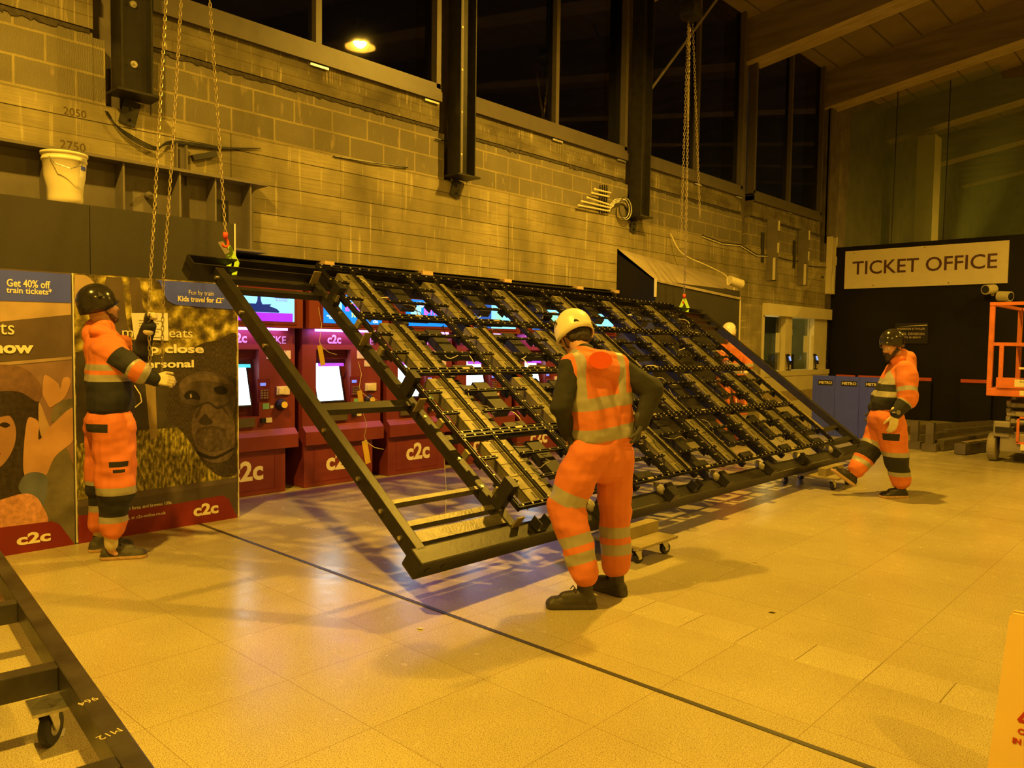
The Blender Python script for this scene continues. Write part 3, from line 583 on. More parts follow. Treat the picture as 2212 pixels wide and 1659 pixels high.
# ---------------------------------------------------------------- kiosk with sloping hood, floodlight
t=thing('kiosk','dark boarded kiosk with sloping pale hood, behind the far end of the frame','kiosk',(WX,10.08,0))
b=MB(); D=.69; b.box((0,.02,0),(D,2.76,2.55)); b.build('body',DKPAINT,t)
b=MB(); b.poly([(.0,0,3.07),(D+.01,0,2.56),(D+.01,0,2.25),(0,0,2.25)],(0,1,0),.02); b.build('end_panel',BLKPAINT,t)
b=MB(); b.add([(0,0,3.07),(D+.02,0,2.56),(D+.02,2.78,2.42),(0,3.9,2.82),(0,0,3.0),(D+.02,0,2.53),(D+.02,2.78,2.39),(0,3.9,2.76)],[(0,1,2,3),(7,6,5,4),(0,4,5,1),(1,5,6,2),(2,6,7,3),(3,7,4,0)]); b.build('sloping_hood',P('hood_board',(.40,.34,.25),.6,var=.2,scale=3),t)
b=MB(); b.box((D,-.005,2.3),(D+.025,.03,2.57)); b.box((D+.0,2.76,0),(D+.02,2.775,2.4)); b.build('corner_trim',CREAM,t)
p=onx(1585,632,-6.5); p.z=max(p.z,2.47)
t=thing('floodlight','cream cylindrical floodlight on a stalk on the corner of the kiosk hood','floodlight',p)
b=MB(); b.cyl((0,0,0),(0,0,.12),.018); b.build('stalk',CREAM,t)
b=MB(); b.cyl((-.03,-.13,.21),(.07,.14,.15),.08,20); b.build('lamp_body',CREAM,t,smooth=False)
b=MB(); b.cyl((.07,.14,.15),(.075,.15,.147),.068,20); b.build('lens',P('lens_grey',(.4,.37,.3),.2),t)
b=MB(); b.tube(osp([(0,-.1,.17),(-.0,-.25,.12),(-.05,-.2,.28),(-.2,-.5,.42),(-.45,-1.0,.62),(-.6,-1.15,.95)]),.009,6); q=b.build('cable',CREAM); q.location=p; tag(q,'cream flex running from the kiosk floodlight up to the wall','cable')
pts=[(1517,510),(1560,522),(1600,530),(1635,548),(1668,553)]
for k in range(2):
    b=MB(); b.tube([onx(u,v+k*3+(2 if i%2 else -2),WX+.02) for i,(u,v) in enumerate(pts)],.009,6); 
    tag(b.build('cable',WHITE if k else BLACK),['dark cable strung along the concrete left of the tall channels','white cable strung along the concrete left of the tall channels'][k],'cable')
b=MB(); b.tube([onx(u,v,WX+.02) for u,v in ((1683,556),(1705,562),(1735,565))],.009,6); tag(b.build('cable',BLACK),'short cable between the first two tall wall channels','cable')
b=MB(); b.tube([onx(u,v,WX+.02) for u,v in ((1748,574),(1765,576),(1785,577))],.009,6); tag(b.build('cable',BLACK),'short cable between the last two tall wall channels','cable')
for i,(y,z0,z1,mt) in enumerate(((15.45,2.93,4.16,GREYM),(17.0,2.93,4.13,GREYM),(18.62,2.83,4.16,CREAM))):
    t=thing('wall_upright',['tall grey vertical channel on the wall above the left ticket window','tall grey vertical channel on the wall above the right ticket window','cream vertical channel at the corner beside the TICKET OFFICE sign'][i],'channel',(WX,y,z0))
    b=MB(); h=z1-z0; b.box((0,-.13,0),(.22 if i<2 else .14,-.115,h)); b.box((0,-.115,0),(.01,.115,h)); b.box((0,.115,0),(.13,.13,h)); b.build('channel_section',mt,t)
    b=MB(); b.box((.12,.10,h-.2),(.15,.14,h)); b.box((.12,.10,h-.65),(.15,.14,h-.45)); b.box((.15,-.14,.0),(.2,-.12,.45)); b.build('edge_lug',CREAM,t)
    b=MB(); b.box((0,-.38,.35),(.012,-.26,.95 if i<2 else .4)); b.build('dark_strip',BLACK,t)  # plain black strip on the wall left of the channel
# ---------------------------------------------------------------- ticket windows in the left wall
l=bpy.data.lights.new('office_fill_light','POINT'); l.energy=14; l.color=(1,.72,.2); l.shadow_soft_size=.25  # added fill light without a fixture, brightens the office interior
o=bpy.data.objects.new('office_fill_light',l); o.location=(WX-.7,17.0,1.75); COL.objects.link(o)
t=thing('ticket_window','cream framed ticket counter with two glazed windows in the wall','ticket window',(WX,15.22,0))
b=MB(); b.box((-.3,0,2.22),(.12,3.44,2.46)); b.box((-.3,0,.95),(.10,3.44,1.06)); b.build('frame',CREAM,t)
for y in (0,1.10,2.66): b=MB(); b.box((-.14,y,1.06),(.02,y+(.08 if y==0 else .34 if y==1.10 else .78),2.22)); b.build('mullion',CREAM,t)
b=MB(); b.box((-.28,0,.62),(.08,3.44,.95)); b.box((-.28,0,0),(.08,3.44,.4)); b.build('counter_front',CREAM,t)
b=MB(); b.box((-.28,0,.4),(.085,3.44,.62)); b.build('counter_band',P('band_brown',(.42,.34,.2),.6),t)
b=MB(); b.box((-.1,.08,1.06),(-.09,1.10,2.22)); b.box((-.1,1.44,1.06),(-.09,2.66,2.22)); b.build('pane',CGLASS,t)
b=MB(); b.box((-1.4,0,0),(-1.35,3.44,2.4)); b.box((-1.4,0,2.4),(-.3,3.44,2.44)); b.box((-1.4,-.05,0),(-.3,0,2.4)); b.box((-1.4,3.44,0),(-.3,3.49,2.4)); b.build('office_interior',P('office_green',(.42,.44,.24),.8,var=.3,scale=1.2),t)
b=MB(); b.box((-1.34,0,1.9),(-1.0,3.4,2.38)); b.build('interior_bulkhead',BLACK,t)
b=MB(); b.box((-.9,.2,.9),(-.5,1.2,1.12)); b.box((-.9,2.0,.9),(-.5,2.3,1.25)); b.box((-.95,2.4,.9),(-.5,2.8,1.4)); b.build('desk_clutter',DKPAINT,t)
for i,(y,z,wd,h,nm) in enumerate(((.10,1.5,.08,.42,0),(.86,1.5,.2,.42,1),(2.34,1.5,.26,.38,2),(.12,1.95,.17,.12,3),(1.48,1.88,.24,.13,4))):
    b=MB(); b.box((WX-.088,15.22+y,z-.05),(WX-.084,15.22+y+wd,z+h-.05)); 
    o=b.build('window_notice',WHITE if nm<3 else P('notice_blueish',(.4,.42,.5),.5)); tag(o,['narrow white notice at the left edge of the left ticket window','white notice on the right side of the left ticket window','white notice with red roundel in the right ticket window','small blue sticker high in the left ticket window','small blue sticker high in the right ticket window'][i],'notice')
for i,y in enumerate((16.42,17.9)):
    t=thing('card_reader',['black card reader on the counter between the two ticket windows','black card reader on the counter at the right end of the ticket windows'][i],'card reader',(WX+.07,y,1.062),group='card readers on the ticket counter')
    b=MB(); b.box((-.03,-.05,0),(.03,.05,.02)); b.cyl((0,0,.02),(0,0,.14),.015); b.build('stand',BLACK,t)
    b=MB(); b.frame((0,0,.24),V((1,0,.3)).normalized(),(0,1,0),V((-.3,0,1)).normalized(),.04,.13,.24); b.build('body',BLACK,t,bevel=.01)
    b=MB(); b.frame((.028,0,.26),V((1,0,.3)).normalized(),(0,1,0),V((-.3,0,1)).normalized(),.004,.08,.10); b.build('screen',EM('reader_blue',(.3,.45,1),1.2),t)
# ---------------------------------------------------------------- far wall fittings
A=ony(1826.6,544,18.76); B_=ony(2176,612,18.76)
t=thing('ticket_office_sign','large cream sign reading TICKET OFFICE on the black far wall','sign',(A.x,18.77,2.945))
b=MB(); b.box((0,-.02,0),(B_.x-A.x,.025,.875)); b.build('sign_board',P('sign_cream',(.80,.72,.55),.55,var=.03),t)
b=MB(); 
for x,z in ((.2,.82),(1.7,.84),(.65,.05),(2.2,.05)): b.cyl((x,-.022,z),(x,-.027,z),.012,8)
b.build('screw',BLACK,t)
text('lettering','TICKET OFFICE',.5,(A.x+.17,18.745,3.27),FACEY,P('sign_maroon',(.09,.03,.05),.5),t,'LEFT',.004,fit=2.92,fith=.31)
t=thing('company_sign','small black company sign behind the bearded worker with the dark helmet','sign',(-5.66,18.77,1.68))
b=MB(); b.box((0,0,0),(.68,.025,.46)); b.build('sign_board',P('sign_black',(.015,.013,.012),.4),t)
b=MB(); b.poly([(.05,0,.38),(.66,0,.42),(.66,0,.40)],(0,-1,0),.003); b.build('gold_swoosh',CREAM,t)
TXT=P('sign_text',(.62,.52,.34),.5)
for s,z,fh,fw in (('ANDERSON & TAYLOR',1.99,.045,.58),('STEEL DIVISION',1.87,.055,.56),('0175 810059',1.80,.04,.42)): text('lettering',s,.06,(-5.62+(.58-fw)/2,18.766,z),FACEY,TXT,t,'LEFT',.001,fit=fw,fith=fh)
for i,(u,v,dx,dy) in enumerate(((2138,625,-.10,-.22),(2170,640,.22,-.10))):
    p=ony(u,v,18.5); t=thing('spot_camera',['round cream lamp on the black wall under the sign, left one of the pair','round cream lamp on the black wall by the lift, right one of the pair'][i],'lamp',p,group='pair of lamps under the sign')
    b=MB(); d=V((dx,dy,-.02)).normalized(); b.cyl(-d*.12,d*.13,.1,20); b.build('housing',CREAM,t)
    b=MB(); b.cyl(d*.131,d*.135,.08,20); b.build('lens',GLASSB,t)
    b=MB(); b.cyl((0,.02,0),(0,.28,-.1),.03); b.build('mounting_arm',CREAM,t)
for i,(x0_,x1_,z) in enumerate(((-6.85,-6.43,.91),(-6.35,-4.82,.91),(-4.25,-3.68,.90),)):
    t=thing('barrier_panel',['black gate panel with red top rail, nearest the ticket counter','wide black gate panel with red top rail behind the blue bins','black gate panel with red top rail left of the lift'][i],'barrier',((x0_+x1_)/2,18.6,0))
    h=(x1_-x0_)/2; b=MB(); b.box((-h,-.03,.0),(h,.04,.86)); b.build('panel',BLKPAINT,t)
    b=MB(); b.box((-h,-.05,.87),(h,.0,.94)); b.build('top_rail',P('barrier_red',(.55,.09,.04),.5),t)
# blue newspaper bins
BLUEB=P('bin_blue',(.055,.078,.95),.5,var=.06)
for i,(x0_,x1_) in enumerate(((-5.58,-5.185),(-5.18,-4.765),(-4.76,-4.38))):
    t=thing('newspaper_bin',['blue newspaper bin, leftmost of three beside the ticket counter','blue newspaper bin, middle of three beside the ticket counter','blue newspaper bin, partly hidden behind the bearded worker'][i],'newspaper bin',(x0_,14.0,0),group='blue newspaper bins')
    b=MB(); wd=x1_-x0_; b.box((0,0,0),(wd,.02,1.07)); b.box((0,.02,0),(.015,.4,.95)); b.box((wd-.015,.02,0),(wd,.4,.95)); b.box((0,.38,0),(wd,.4,.95)); b.build('cabinet',BLUEB,t)
    b=MB(); b.box((wd*.25,-.004,.90),(wd*.9,0,.99)); b.build('logo_plate',BLACK,t)
    text('lettering','METRO',.08,(x0_+wd*.28,13.995,.925),FACEY,CREAM,t,'LEFT',.003,fit=wd*.59,fith=.05)
    for k in range(3): b=MB(); b.box((.02,.03,.3+k*.2),(wd-.02,.37,.31+k*.2)); b.build('shelf',BLUEB,t)
# ---------------------------------------------------------------- netting and structure beyond
NET=NG('green_netting'); g=NET; t_=g.t
tp=g.n('ShaderNodeBsdfTransparent'); mx=g.n('ShaderNodeMixShader'); mx.inputs[0].default_value=.55; g.b.inputs['Base Color'].default_value=(.15,.21,.13,1); g.b.inputs['Roughness'].default_value=.8
tr=g.n('ShaderNodeBsdfTranslucent'); tr.inputs[0].default_value=(.22,.29,.19,1); m2=g.n('ShaderNodeMixShader'); m2.inputs[0].default_value=.5
t_.links.new(g.b.outputs[0],m2.inputs[1]); t_.links.new(tr.outputs[0],m2.inputs[2]); t_.links.new(tp.outputs[0],mx.inputs[1]); t_.links.new(m2.outputs[0],mx.inputs[2]); t_.links.new(mx.outputs[0],t_.nodes['Material Output'].inputs[0])
b=MB(); nx,nz=150,40; x0_,x1_=-6.98,1.6
def nety(x,s):
    a=.05*math.sin(x*2.1+s*2)+.03*math.sin(x*6+1)+.05*math.sin(x*9-s*7)*max(0,.6-s); 
    if x>-5.1: a+=.24*math.sin((x+5.1)*4.6-(s*3.2))*(1-s*.5)*min(1,(x+5.1)*2)
    return a+.12*(1-s)*math.sin(x*3)
vs=[]
for i in range(nx+1):
    x=x0_+(x1_-x0_)*i/nx; top=rz(x,7.15)-.02 if x<-3.9 else rz(-3.9,7.15)-.35-.25*math.sin(min(PI,(x+3.9)*.9))*.8
    for j in range(nz+1):
        s=j/nz; vs.append((x,19.3+nety(x,s)*(1-.7*s),3.9+(top-3.9)*s))
fs=[(i*(nz+1)+j,(i+1)*(nz+1)+j,(i+1)*(nz+1)+j+1,i*(nz+1)+j+1) for i in range(nx) for j in range(nz)]
b.add(vs,fs); nt_=b.build('debris_netting',NET.m,smooth=True); tag(nt_,'green debris netting hung above the black far wall','netting')
b=MB(); 
for x in (-5.9,-4.83): b.tube([(x,19.06,3.9),(x+.02,19.05,5.5),(x+.01,19.1,7.4)],.012,6)
b.build('lacing_cord',BLACK,nt_)
t=thing('concrete_pier','pale rectangular pier seen through the green netting','pier',(-6.35,22.3,0))
b=MB(); b.box((0,0,0),(.42,.6,7.1)); b.build('shaft',CREAM,t)
# ---------------------------------------------------------------- pendant lamps, the last four added out of view as fill
PLI=P('lamp_shade_inner',(.85,.75,.5),.5); PLO=P('lamp_shade_outer',(.12,.11,.09),.35,metal=.5)
for i,(x,y,z,p) in enumerate(LAMPS):
    t=thing('pendant_lamp','industrial pendant lamp with metal shade hanging from the roof over the %s'%['steel frame','near floor','right side, added out of view as fill','near right side, added out of view as fill','area beyond the netting, added unseen to light it','black far wall, added unseen to light the sign'][i],'lamp',(x,y,z),group='pendant lamps')
    b=MB(); b.use(PLO).lathe([(.255,-.16),(.245,-.07),(.20,.04),(.11,.10),(.10,.11)],n=32); b.use(PLI).lathe([(.25,-.16),(.24,-.07),(.195,.035),(.105,.095),(0,.095)],n=32); b.build('lamp_shade',None,t,smooth=True)
    b=MB(); b.lathe([(.0,.1),(.10,.11),(.10,.20),(.07,.22),(.07,.30),(0,.31)],n=20); b.build('gear_housing',ZINC,t)
    b=MB(); b.ball((0,0,-.02),.055,14,(1,1,1.3)); b.build('bulb',EM('sodium_bulb',(1,.62,.16),260),t,smooth=True)
    b=MB(); b.cyl((0,0,.3),(0,0,rz(x,7.95)-z),.008,6); b.build('drop_rod',BLACK,t)
for o in COL.objects:
    if o.name.startswith('pendant_light'): pass
# ---------------------------------------------------------------- leaning steel frame carrying the LED lattice
B0=V((-3.378,2.828,.22)); ES=V((-.025384,.999618,-.010957)); ET=V((-.801967,-.013819,.597209)); EN=ET.cross(ES); EN=EN if EN.z>0 else -EN
# local axes: X up the slope, Y along the frame, Z the normal (right handed)
FM=Matrix((ET,ES,EN)).transposed()
if FM.determinant()<0: FM=Matrix((-ET,ES,EN)).transposed(); SG=-1
else: SG=1
FM=FM.to_4x4(); FM.translation=B0
LS,LT=8.03,3.17
fr=thing('leaning_screen_frame','huge black steel frame with a wired lattice leaning over ticket machines','screen frame',M=FM)
def fb(b,s0,s1,t0,t1,n0,n1):     # box in frame coordinates: along, up-slope, normal
    return b.box((SG*min(t0,t1),min(s0,s1),n0),(SG*max(t0,t1),max(s0,s1),n1))
def fpart(name,mat,boxes,parent=None,bev=0):
    b=MB()
    for x in boxes: fb(b,*x)
    return b.build(name,mat,parent or fr,bevel=bev)
fpart('bottom_beam',STEEL,[(0,LS,0,.13,0,.13)],bev=.012)
q=fpart('top_beam',STEEL,[(-.12,LS,LT-.012,LT,-.02,.13),(-.12,LS,LT-.13,LT-.118,-.02,.13),(-.12,LS,LT-.118,LT-.012,.05,.065),(-.12,-.11,LT-.118,LT-.012,-.02,.13)])
b=MB(); 
for dx in (.0,.13): b.cyl((SG*.07,.05+dx+.06,-.001),(SG*.07,.05+dx+.06,-.004),.02,12); b.cyl((SG*(-.001),.05+dx+.03,.06),(SG*(-.004),.05+dx+.03,.06),.02,12)
b.build('bolt_hole',BLACK,fr)
for s in (.04,LS-.10): fpart('side_beam',STEEL,[(s,s+.07,.10,LT-.15,.03,.13)],bev=.006)
for s in (.90,2.3,3.75,5.2,6.65): fpart('inner_rail',STEEL,[(s,s+.07,.10,LT-.15,.02,.10)],bev=.005)
for t_,wd in ((.50,.03),(.31,.04),(.18,.085),(1.38,.07),(2.79,.04),(2.93,.05)):
    fpart('cross_bar',STEELW if t_<.6 else STEEL,[(.11,.90,t_,t_+wd,.04,.09)])
for t_,wd in ((.24,.07),(.48,.05),(2.75,.06),(2.9,.05)): fpart('cross_bar',STEEL,[(6.72,LS-.1,t_,t_+wd,.04,.09)])
for t_ in (1.0,2.0):
    for a,c in ((.97,2.3),(2.37,3.75),(3.82,5.2),(5.27,6.65)): fpart('cross_bar',STEEL,[(a,c,t_,t_+.05,.03,.08)])
for t_ in (.25,.47,2.1,2.5,2.95,.75,1.2): 
    b=MB(); b.cyl((SG*t_,.04,.08),(SG*t_,.025,.08),.014,8); b.build('bolt',ZINC,fr)
    b=MB(); b.cyl((SG*(t_+.03),.915,.10),(SG*(t_+.03),.915,.115),.012,8); b.build('bolt',ZINC,fr)
# lattice modules
NCX=.99; NTY=.725; S0,T0_=.93,.175; NZ=.20
DOT=P('bright_rivet',(.62,.57,.45),.3,metal=.5,var=.1)
LAT=P('lattice_black',(.009,.008,.007),.35,metal=0,var=.3,scale=30)
def module(parent,detail=0):
    W_,H_=NCX,NTY
    b=MB(); 
    def rail_t(s): fb(b,s,s+.008,0,H_,.0,.03); fb(b,s+.022,s+.03,0,H_,.0,.03); fb(b,s+.008,s+.022,0,H_,-.012,-.004)
    def rail_s(t): fb(b,0,W_,t,t+.008,0,.03); fb(b,0,W_,t+.026,t+.034,0,.03)
    rail_t(0); rail_t(W_-.032); rail_s(0); rail_s(H_-.036); 
    for k in range(9): fb(b,.05+k*.105,.062+k*.105,0,.034,.004,.02); fb(b,.05+k*.105,.062+k*.105,H_-.036,H_-.004,.004,.02)
    m_=b.build('panel_module',LAT,parent)
    b=MB(); b.use(PLATE); fb(b,.205,.475,.05,H_-.055,-.02,-.012); fb(b,.205,.213,.05,H_-.055,-.085,-.012); fb(b,.467,.475,.05,H_-.055,-.085,-.012)
    for k in range(1,5): fb(b,.203,.477,.05+k*.125,.053+k*.125,-.0125,-.008)
    b.use(BLACK)
    for k in range(0,5,2):
        for s in (.27,.39): fb(b,s,s+.018,.075+k*.125,.14+k*.125,-.011,-.0095)
    b.build('slotted_plate',None,m_)
    b=MB(); fb(b,.325,.331,0,H_,.005,.025); fb(b,.349,.355,0,H_,.005,.025); b.build('centre_strip',LAT,m_)
    for t in (.235,.475):
        for (a,c,e) in ((.02,.21,.03),(.47,W_-.02,.95)):
            b=MB(); fb(b,a,c,t,t+.007,0,.018); fb(b,a,c,t+.018,t+.025,0,.018); fb(b,e,e+.012,t-.035,t+.05,-.05,.0)
            for q in (a+.01,c-.02): fb(b,q,q+.01,t,t+.025,0,.012)
            b.build('cross_strut',LAT,m_)
    b=MB()
    for k in range(8):
        t=.04+k*.088
        for s in (.012,.34,W_-.02): (hash((k,int(s*100)))%5 and fb(b,s-.005,s+.008,t,t+.012,.03,.0335))
    for k in range(10):
        s=.04+k*.1; fb(b,s,s+.014,.010,.024,.03,.0335); fb(b,s,s+.014,H_-.026,H_-.012,.03,.0335)
    for t in (.243,.483):
        for s in (.08,.13,.19,.49,.6,.68,.8,.9): fb(b,s,s+.011,t,t+.011,.018,.021)
    fb(b,.62,.70,.006,.026,.03,.035); 
    b.build('rivets',DOT,m_)['kind']='stuff'
    b=MB(); fb(b,.55,.60,.02,H_-.02,-.11,-.06); b.build('back_bar',STEEL,m_)
    for q in ((.72,.88,.30,.66,-.12,-.05),(.66,.9,.1,.16,-.1,-.05),(.52,.66,.52,.60,-.10,-.03)): b=MB(); fb(b,*q); b.build('power_box',BLACK,m_)
    return m_
PLATE=P('plate_olive_steel',(.21,.19,.11),.40,metal=.3,var=.35,scale=9,bump=.2,stretch=(1,1,1))
GREYC=P('grey_cable',(.28,.25,.2),.5)
def wires(seed,parent):
    R=random.Random(seed)
    for w_ in range(3):
        s,t=R.uniform(.5,.85),R.uniform(.1,.6); an=R.uniform(0,6.28); pts=[]
        for j in range(9): pts.append((SG*t,s,-.03-.03*math.sin(j*.8))); an+=R.uniform(-.7,.9); s+=.045*math.cos(an); t+=.045*math.sin(an); s=min(max(s,.05),.92); t=min(max(t,.05),.67)
        b=MB(); b.tube(pts,.004,5); b.build('cable_loop',[BLACK,GREYC,BLACK,WHITE][(seed+w_)%4],parent,smooth=True)
m0=module(fr); m0.location=(SG*T0_,S0,NZ)
mods=[m0]
for i in range(6):
    for j in range(4):
        if i==j==0: continue
        c_=copy_tree(m0,fr); c_.location=(SG*(T0_+j*NTY),S0+i*NCX,NZ); mods.append(c_)
for k,m_ in enumerate(mods): wires(k,m_)
def fpt(s,t,n): return V((SG*t,s,n))
# brackets, bags, plates between lattice and frame
for i in range(7):
    for j,t in enumerate((1.52,2.68,.33)):
        s=S0+i*NCX-.02
        if i==0 or j==2:
            b=MB(); 
            if i==0: fb(b,s-.01,s+.05,t-.05,t+.05,.09,.28 if j!=2 else .32)
            else: fb(b,s-.05,s+.05,t-.27,t-.17,.06,.16)
            b.build('stand_off_bracket',BLACK,fr)
for i in range(1,7):
    s=S0+i*NCX-.15; b=MB(); b.ball(fpt(s-.05,.13,.15),.055,10,(1.2,.8,.8)); 
    for q_,vv in enumerate(b.v): n_=noise.noise(V(vv)*22)*.02; b.v[q_]=tuple(V(vv)+V((n_,n_,-n_)))
    b.build('wrapped_connector',PLAST,fr,smooth=True)
    b=MB(); fb(b,s-.06,s+.04,-.02,.08,.135,.215); b.build('connector_block',BLACK,fr)
for s in (1.02,3.15,5.6,LS-.35):
    b=MB(); fb(b,s,s+.11,.02,.10,.131,.145); fb(b,s,s+.008,.02,.10,.131,.215); fb(b,s+.102,s+.11,.02,.10,.131,.215); b.build('fixing_cleat',BLACK,fr)
for t in (.35,.72,1.05,1.9,2.25,2.62):
    b=MB(); fb(b,S0-.03,S0-.005,t,t+.05,.15,.21); b.build('edge_tab',PLATE,fr)
for t in (.10,1.30,2.95,2.1):
    b=MB(); fb(b,S0-.075,S0-.005,t,t+.01,.10,.22); b.build('yellowed_plate',P('dull_brass',(.22,.18,.085),.45,var=.2),fr)
for t in (.95,.45): b=MB(); fb(b,7.05,7.22,t,t+.34,.135,.15); b.build('flat_packing_plate',P('dull_brass',(.22,.18,.085),.45,var=.2),fr)
b=MB(); fb(b,7.2,7.24,.9,1.7,.13,.14); b.build('edge_strip',P('dull_brass',(.22,.18,.085),.45,var=.2),fr)
# tags hung on the frame
def wtag(name,label,p,L=.2,tilt=.2,wire=None):
    t=thing('cable_tag',label,'tag',p,group='yellow tags on wires'); b=MB(); 
    b.frame((0,tilt*L/2,-L/2-.03),(1,0,0),V((0,1,-tilt)).normalized() if 0 else V((0,.97,.2)).normalized(),V((0,-.2,.97)).normalized(),.002,.045,L); b.build('tag_card',YEL,t)
    b=MB(); b.tube([(0,0,0),(.0,.01,-.03)],.0025,5); b.tube([(0,0,-.03),(.0,.09,-.09),(0,.17,-.11)],.0025,5); b.build('tie_tail',CREAM,t)
    b=MB(); b.tube(wire or [(0,0,0),(0,-.01,.12),(.02,.0,.2)],.002,5); b.build('wire',WHITE,t)
def FW(s,t,n): return B0+ES*s+ET*t+EN*n
for i,(s,t,n,d) in enumerate(((.5,1.39,.03,.16),(.93,.93,.04,.62),(.86,2.72,.02,.28),(.88,2.05,-.02,.2))):
    p=FW(s,t,n); wtag('tag',['yellow tag hanging from the cross bar near the second machine','yellow tag dangling low on a long wire near the frame foot','yellow tag hanging under the top left corner of the lattice','yellow tag on the inner rail in front of a touchscreen'][i],p-V((0,0,d)),.17,.2,[(0,0,0),(0,.02,d*.5),(0,-.01,d)])
# ---------------------------------------------------------------- dollies under the frame
def caster(par,x,y,zt,r=.05,rot=0):
    c_=math.cos(rot);s_=math.sin(rot)
    def R(p): return (x+p[0]*c_-p[1]*s_,y+p[0]*s_+p[1]*c_,p[2])
    b=MB(); b.add([R(p) for p in MB().box((-.045,-.04,zt-.008),(.045,.04,zt)).v],[(0,1,3,2),(4,6,7,5),(0,4,5,1),(2,3,7,6),(0,2,6,4),(1,5,7,3)])
    b.cyl(R((0,0,zt-.03)),R((0,0,zt-.008)),.025,12)
    for sd in (-.026,.022):
        b.poly([R((-.03,sd,zt-.03)),R((.035,sd,zt-.03)),R((.035,sd,r+.01)),R((.04,sd,r-.012)),R((.015,sd,r-.012))],V((-s_,c_,0)),.004)
    k=b.build('caster_fork',ZINC,par)
    b=MB(); n=24; prof=[(r*.45,-.017),(r*.9,-.017),(r,-.010),(r,.010),(r*.9,.017),(r*.45,.017)]; c0=V((x+.025*c_,y+.025*s_,r)); ax=V((-s_,c_,0)); e1=V((c_,s_,0)); e2=V((0,0,1)); vs=[];fs=[]
    for (rr,h) in prof:
        for j in range(n): a=2*PI*j/n; vs.append(c0+ax*h+(e1*math.cos(a)+e2*math.sin(a))*rr)
    for i in range(len(prof)-1):
        for j in range(n): fs.append((i*n+j,i*n+(j+1)%n,(i+1)*n+(j+1)%n,(i+1)*n+j))
    b.add(vs,fs); b.build('wheel',RUB,k)
    b=MB(); b.cyl(c0-ax*.019,c0+ax*.019,r*.46,14); b.build('hub',ZINC,k)
for i,(y0,y1,x0_,x1_) in enumerate(((4.62,5.12,-3.82,-3.02),(8.62,9.2,-3.85,-3.12))):
    t=thing('dolly',['plywood dolly on swivel castors under the frame, behind the central worker','plywood dolly on swivel castors under the far end of the frame'][i],'dolly',((x0_+x1_)/2,(y0+y1)/2,0))
    hx,hy=(x1_-x0_)/2,(y1-y0)/2
    b=MB(); b.box((-hx,-hy,.125),(hx,hy,.145)); b.build('deck',PLYG,t,bevel=.004)
    for sx,sy in ((-1,-1),(-1,1),(1,-1),(1,1)): caster(t,sx*(hx-.09),sy*(hy-.07),.125,.045,.4+sx)
    b=MB(); b.box((-.09,-.26,0),(.0,.26,.085)); o=b.build('timber_bearer',PLYG); o.location=((x0_+x1_)/2+.22,(y0+y1)/2,.146); tag(o,['timber bearer standing on the dolly behind the central worker','timber bearer standing on the dolly at the far end'][i],'timber')
# ---------------------------------------------------------------- chain hoists
def chain(pts,label,pitch=.034,wire=.0035,mat=None,roof=False):
    b=MB(); L=[V(p) for p in pts]; seg=0; k=0
    if roof: d_=L[-1]-L[-2]; L[-1]=L[-2]+d_*((8.0-L[-2].z)/d_.z)
    for a,c in zip(L[:-1],L[1:]):
        d=(c-a); n=max(1,int(d.length/pitch)); d.normalize(); X=d.orthogonal().normalized(); Y=d.cross(X)
        for j in range(n):
            cen=a+d*((j+.5)*(c-a).length/n); k+=1; W_=X if k%2 else Y; hw=pitch*.3; hl=pitch*.62
            ring=[cen+W_*hw*math.cos(q)*1.0+d*(hl*.55*(1 if math.sin(q)>0 else -1)*(1 if abs(math.sin(q))>.3 else 0)+hw*math.sin(q)) for q in np.linspace(0,2*PI,8,endpoint=False)+.39]
            b.tube(ring,wire,4,True)
    return tag(b.build('hoist_chain',mat or ZINC),label,'chain')
CHM=P('chain_steel',(.50,.42,.24),.35,metal=.7,var=.2,scale=40)
def D(u,v,d): return ond(u,v,d)
h3=onx(487,506,-5.86)
chain([h3,h3+(onx(451,-30,-6.15)-h3)],'load chain holding the near top corner of the frame',mat=CHM,roof=True)
hand=D(321,672,5.66)
chain([D(324,800,5.66),D(322,715,5.66),hand,D(337,390,5.75),D(360,-30,5.85)],'hoist hand chain gripped by the worker at the left',mat=CHM,pitch=.032,roof=True)
chain([D(349,830,5.85),D(353,600,5.85),D(372,330,5.9),D(393,-30,5.95)],'hoist hand chain hanging free beside the gripped one',mat=CHM,pitch=.032,roof=True)
f3=FW(LS-.45,LT-.05,.2)
p_f=proj=None
def sling(hook,straps,label,wd):
    t=thing('lifting_sling',label,'sling',hook)
    for st in straps:
        b=MB()
        for a,c in zip(st[:-1],st[1:]): a=V(a)-hook;c=V(c)-hook; d=(c-a).normalized(); X=CR.copy(); X=(X-d*X.dot(d)).normalized(); b.frame((a+c)/2,X,d.cross(X),d,wd,.010,(c-a).length+.008)
        b.build('webbing',LIME,t)
    b=MB(); k=wd/.045; b.tube([V(q)*k for q in ((0,0,-.04),(0,.02,-.06),(0,.03,-.09),(0,.012,-.125),(0,-.02,-.12),(0,-.035,-.09))],.013*k,8); b.cyl((0,0,-.04*k),(0,0,.02*k),.024*k,10); b.build('hook',REDH,t,smooth=True)
    return t
dn=(FW(.3,LT,.13)-CC).dot(CF)-.02; s1=sling(h3,[[ond(491,533,dn+.06),ond(496,567,dn),ond(490,594,dn-.11)],[ond(494,533,dn+.06),ond(512,568,dn),ond(506,594,dn-.11)]],'lime webbing sling with red hook on the near top corner of the frame',.036)
b=MB(); q=[ond(u,v,dn+.02)-h3 for u,v in ((472,524),(482,521),(498,545),(488,551))]; b.poly(q,-CF,.012); b.build('wrapped_label',PLAST,s1)
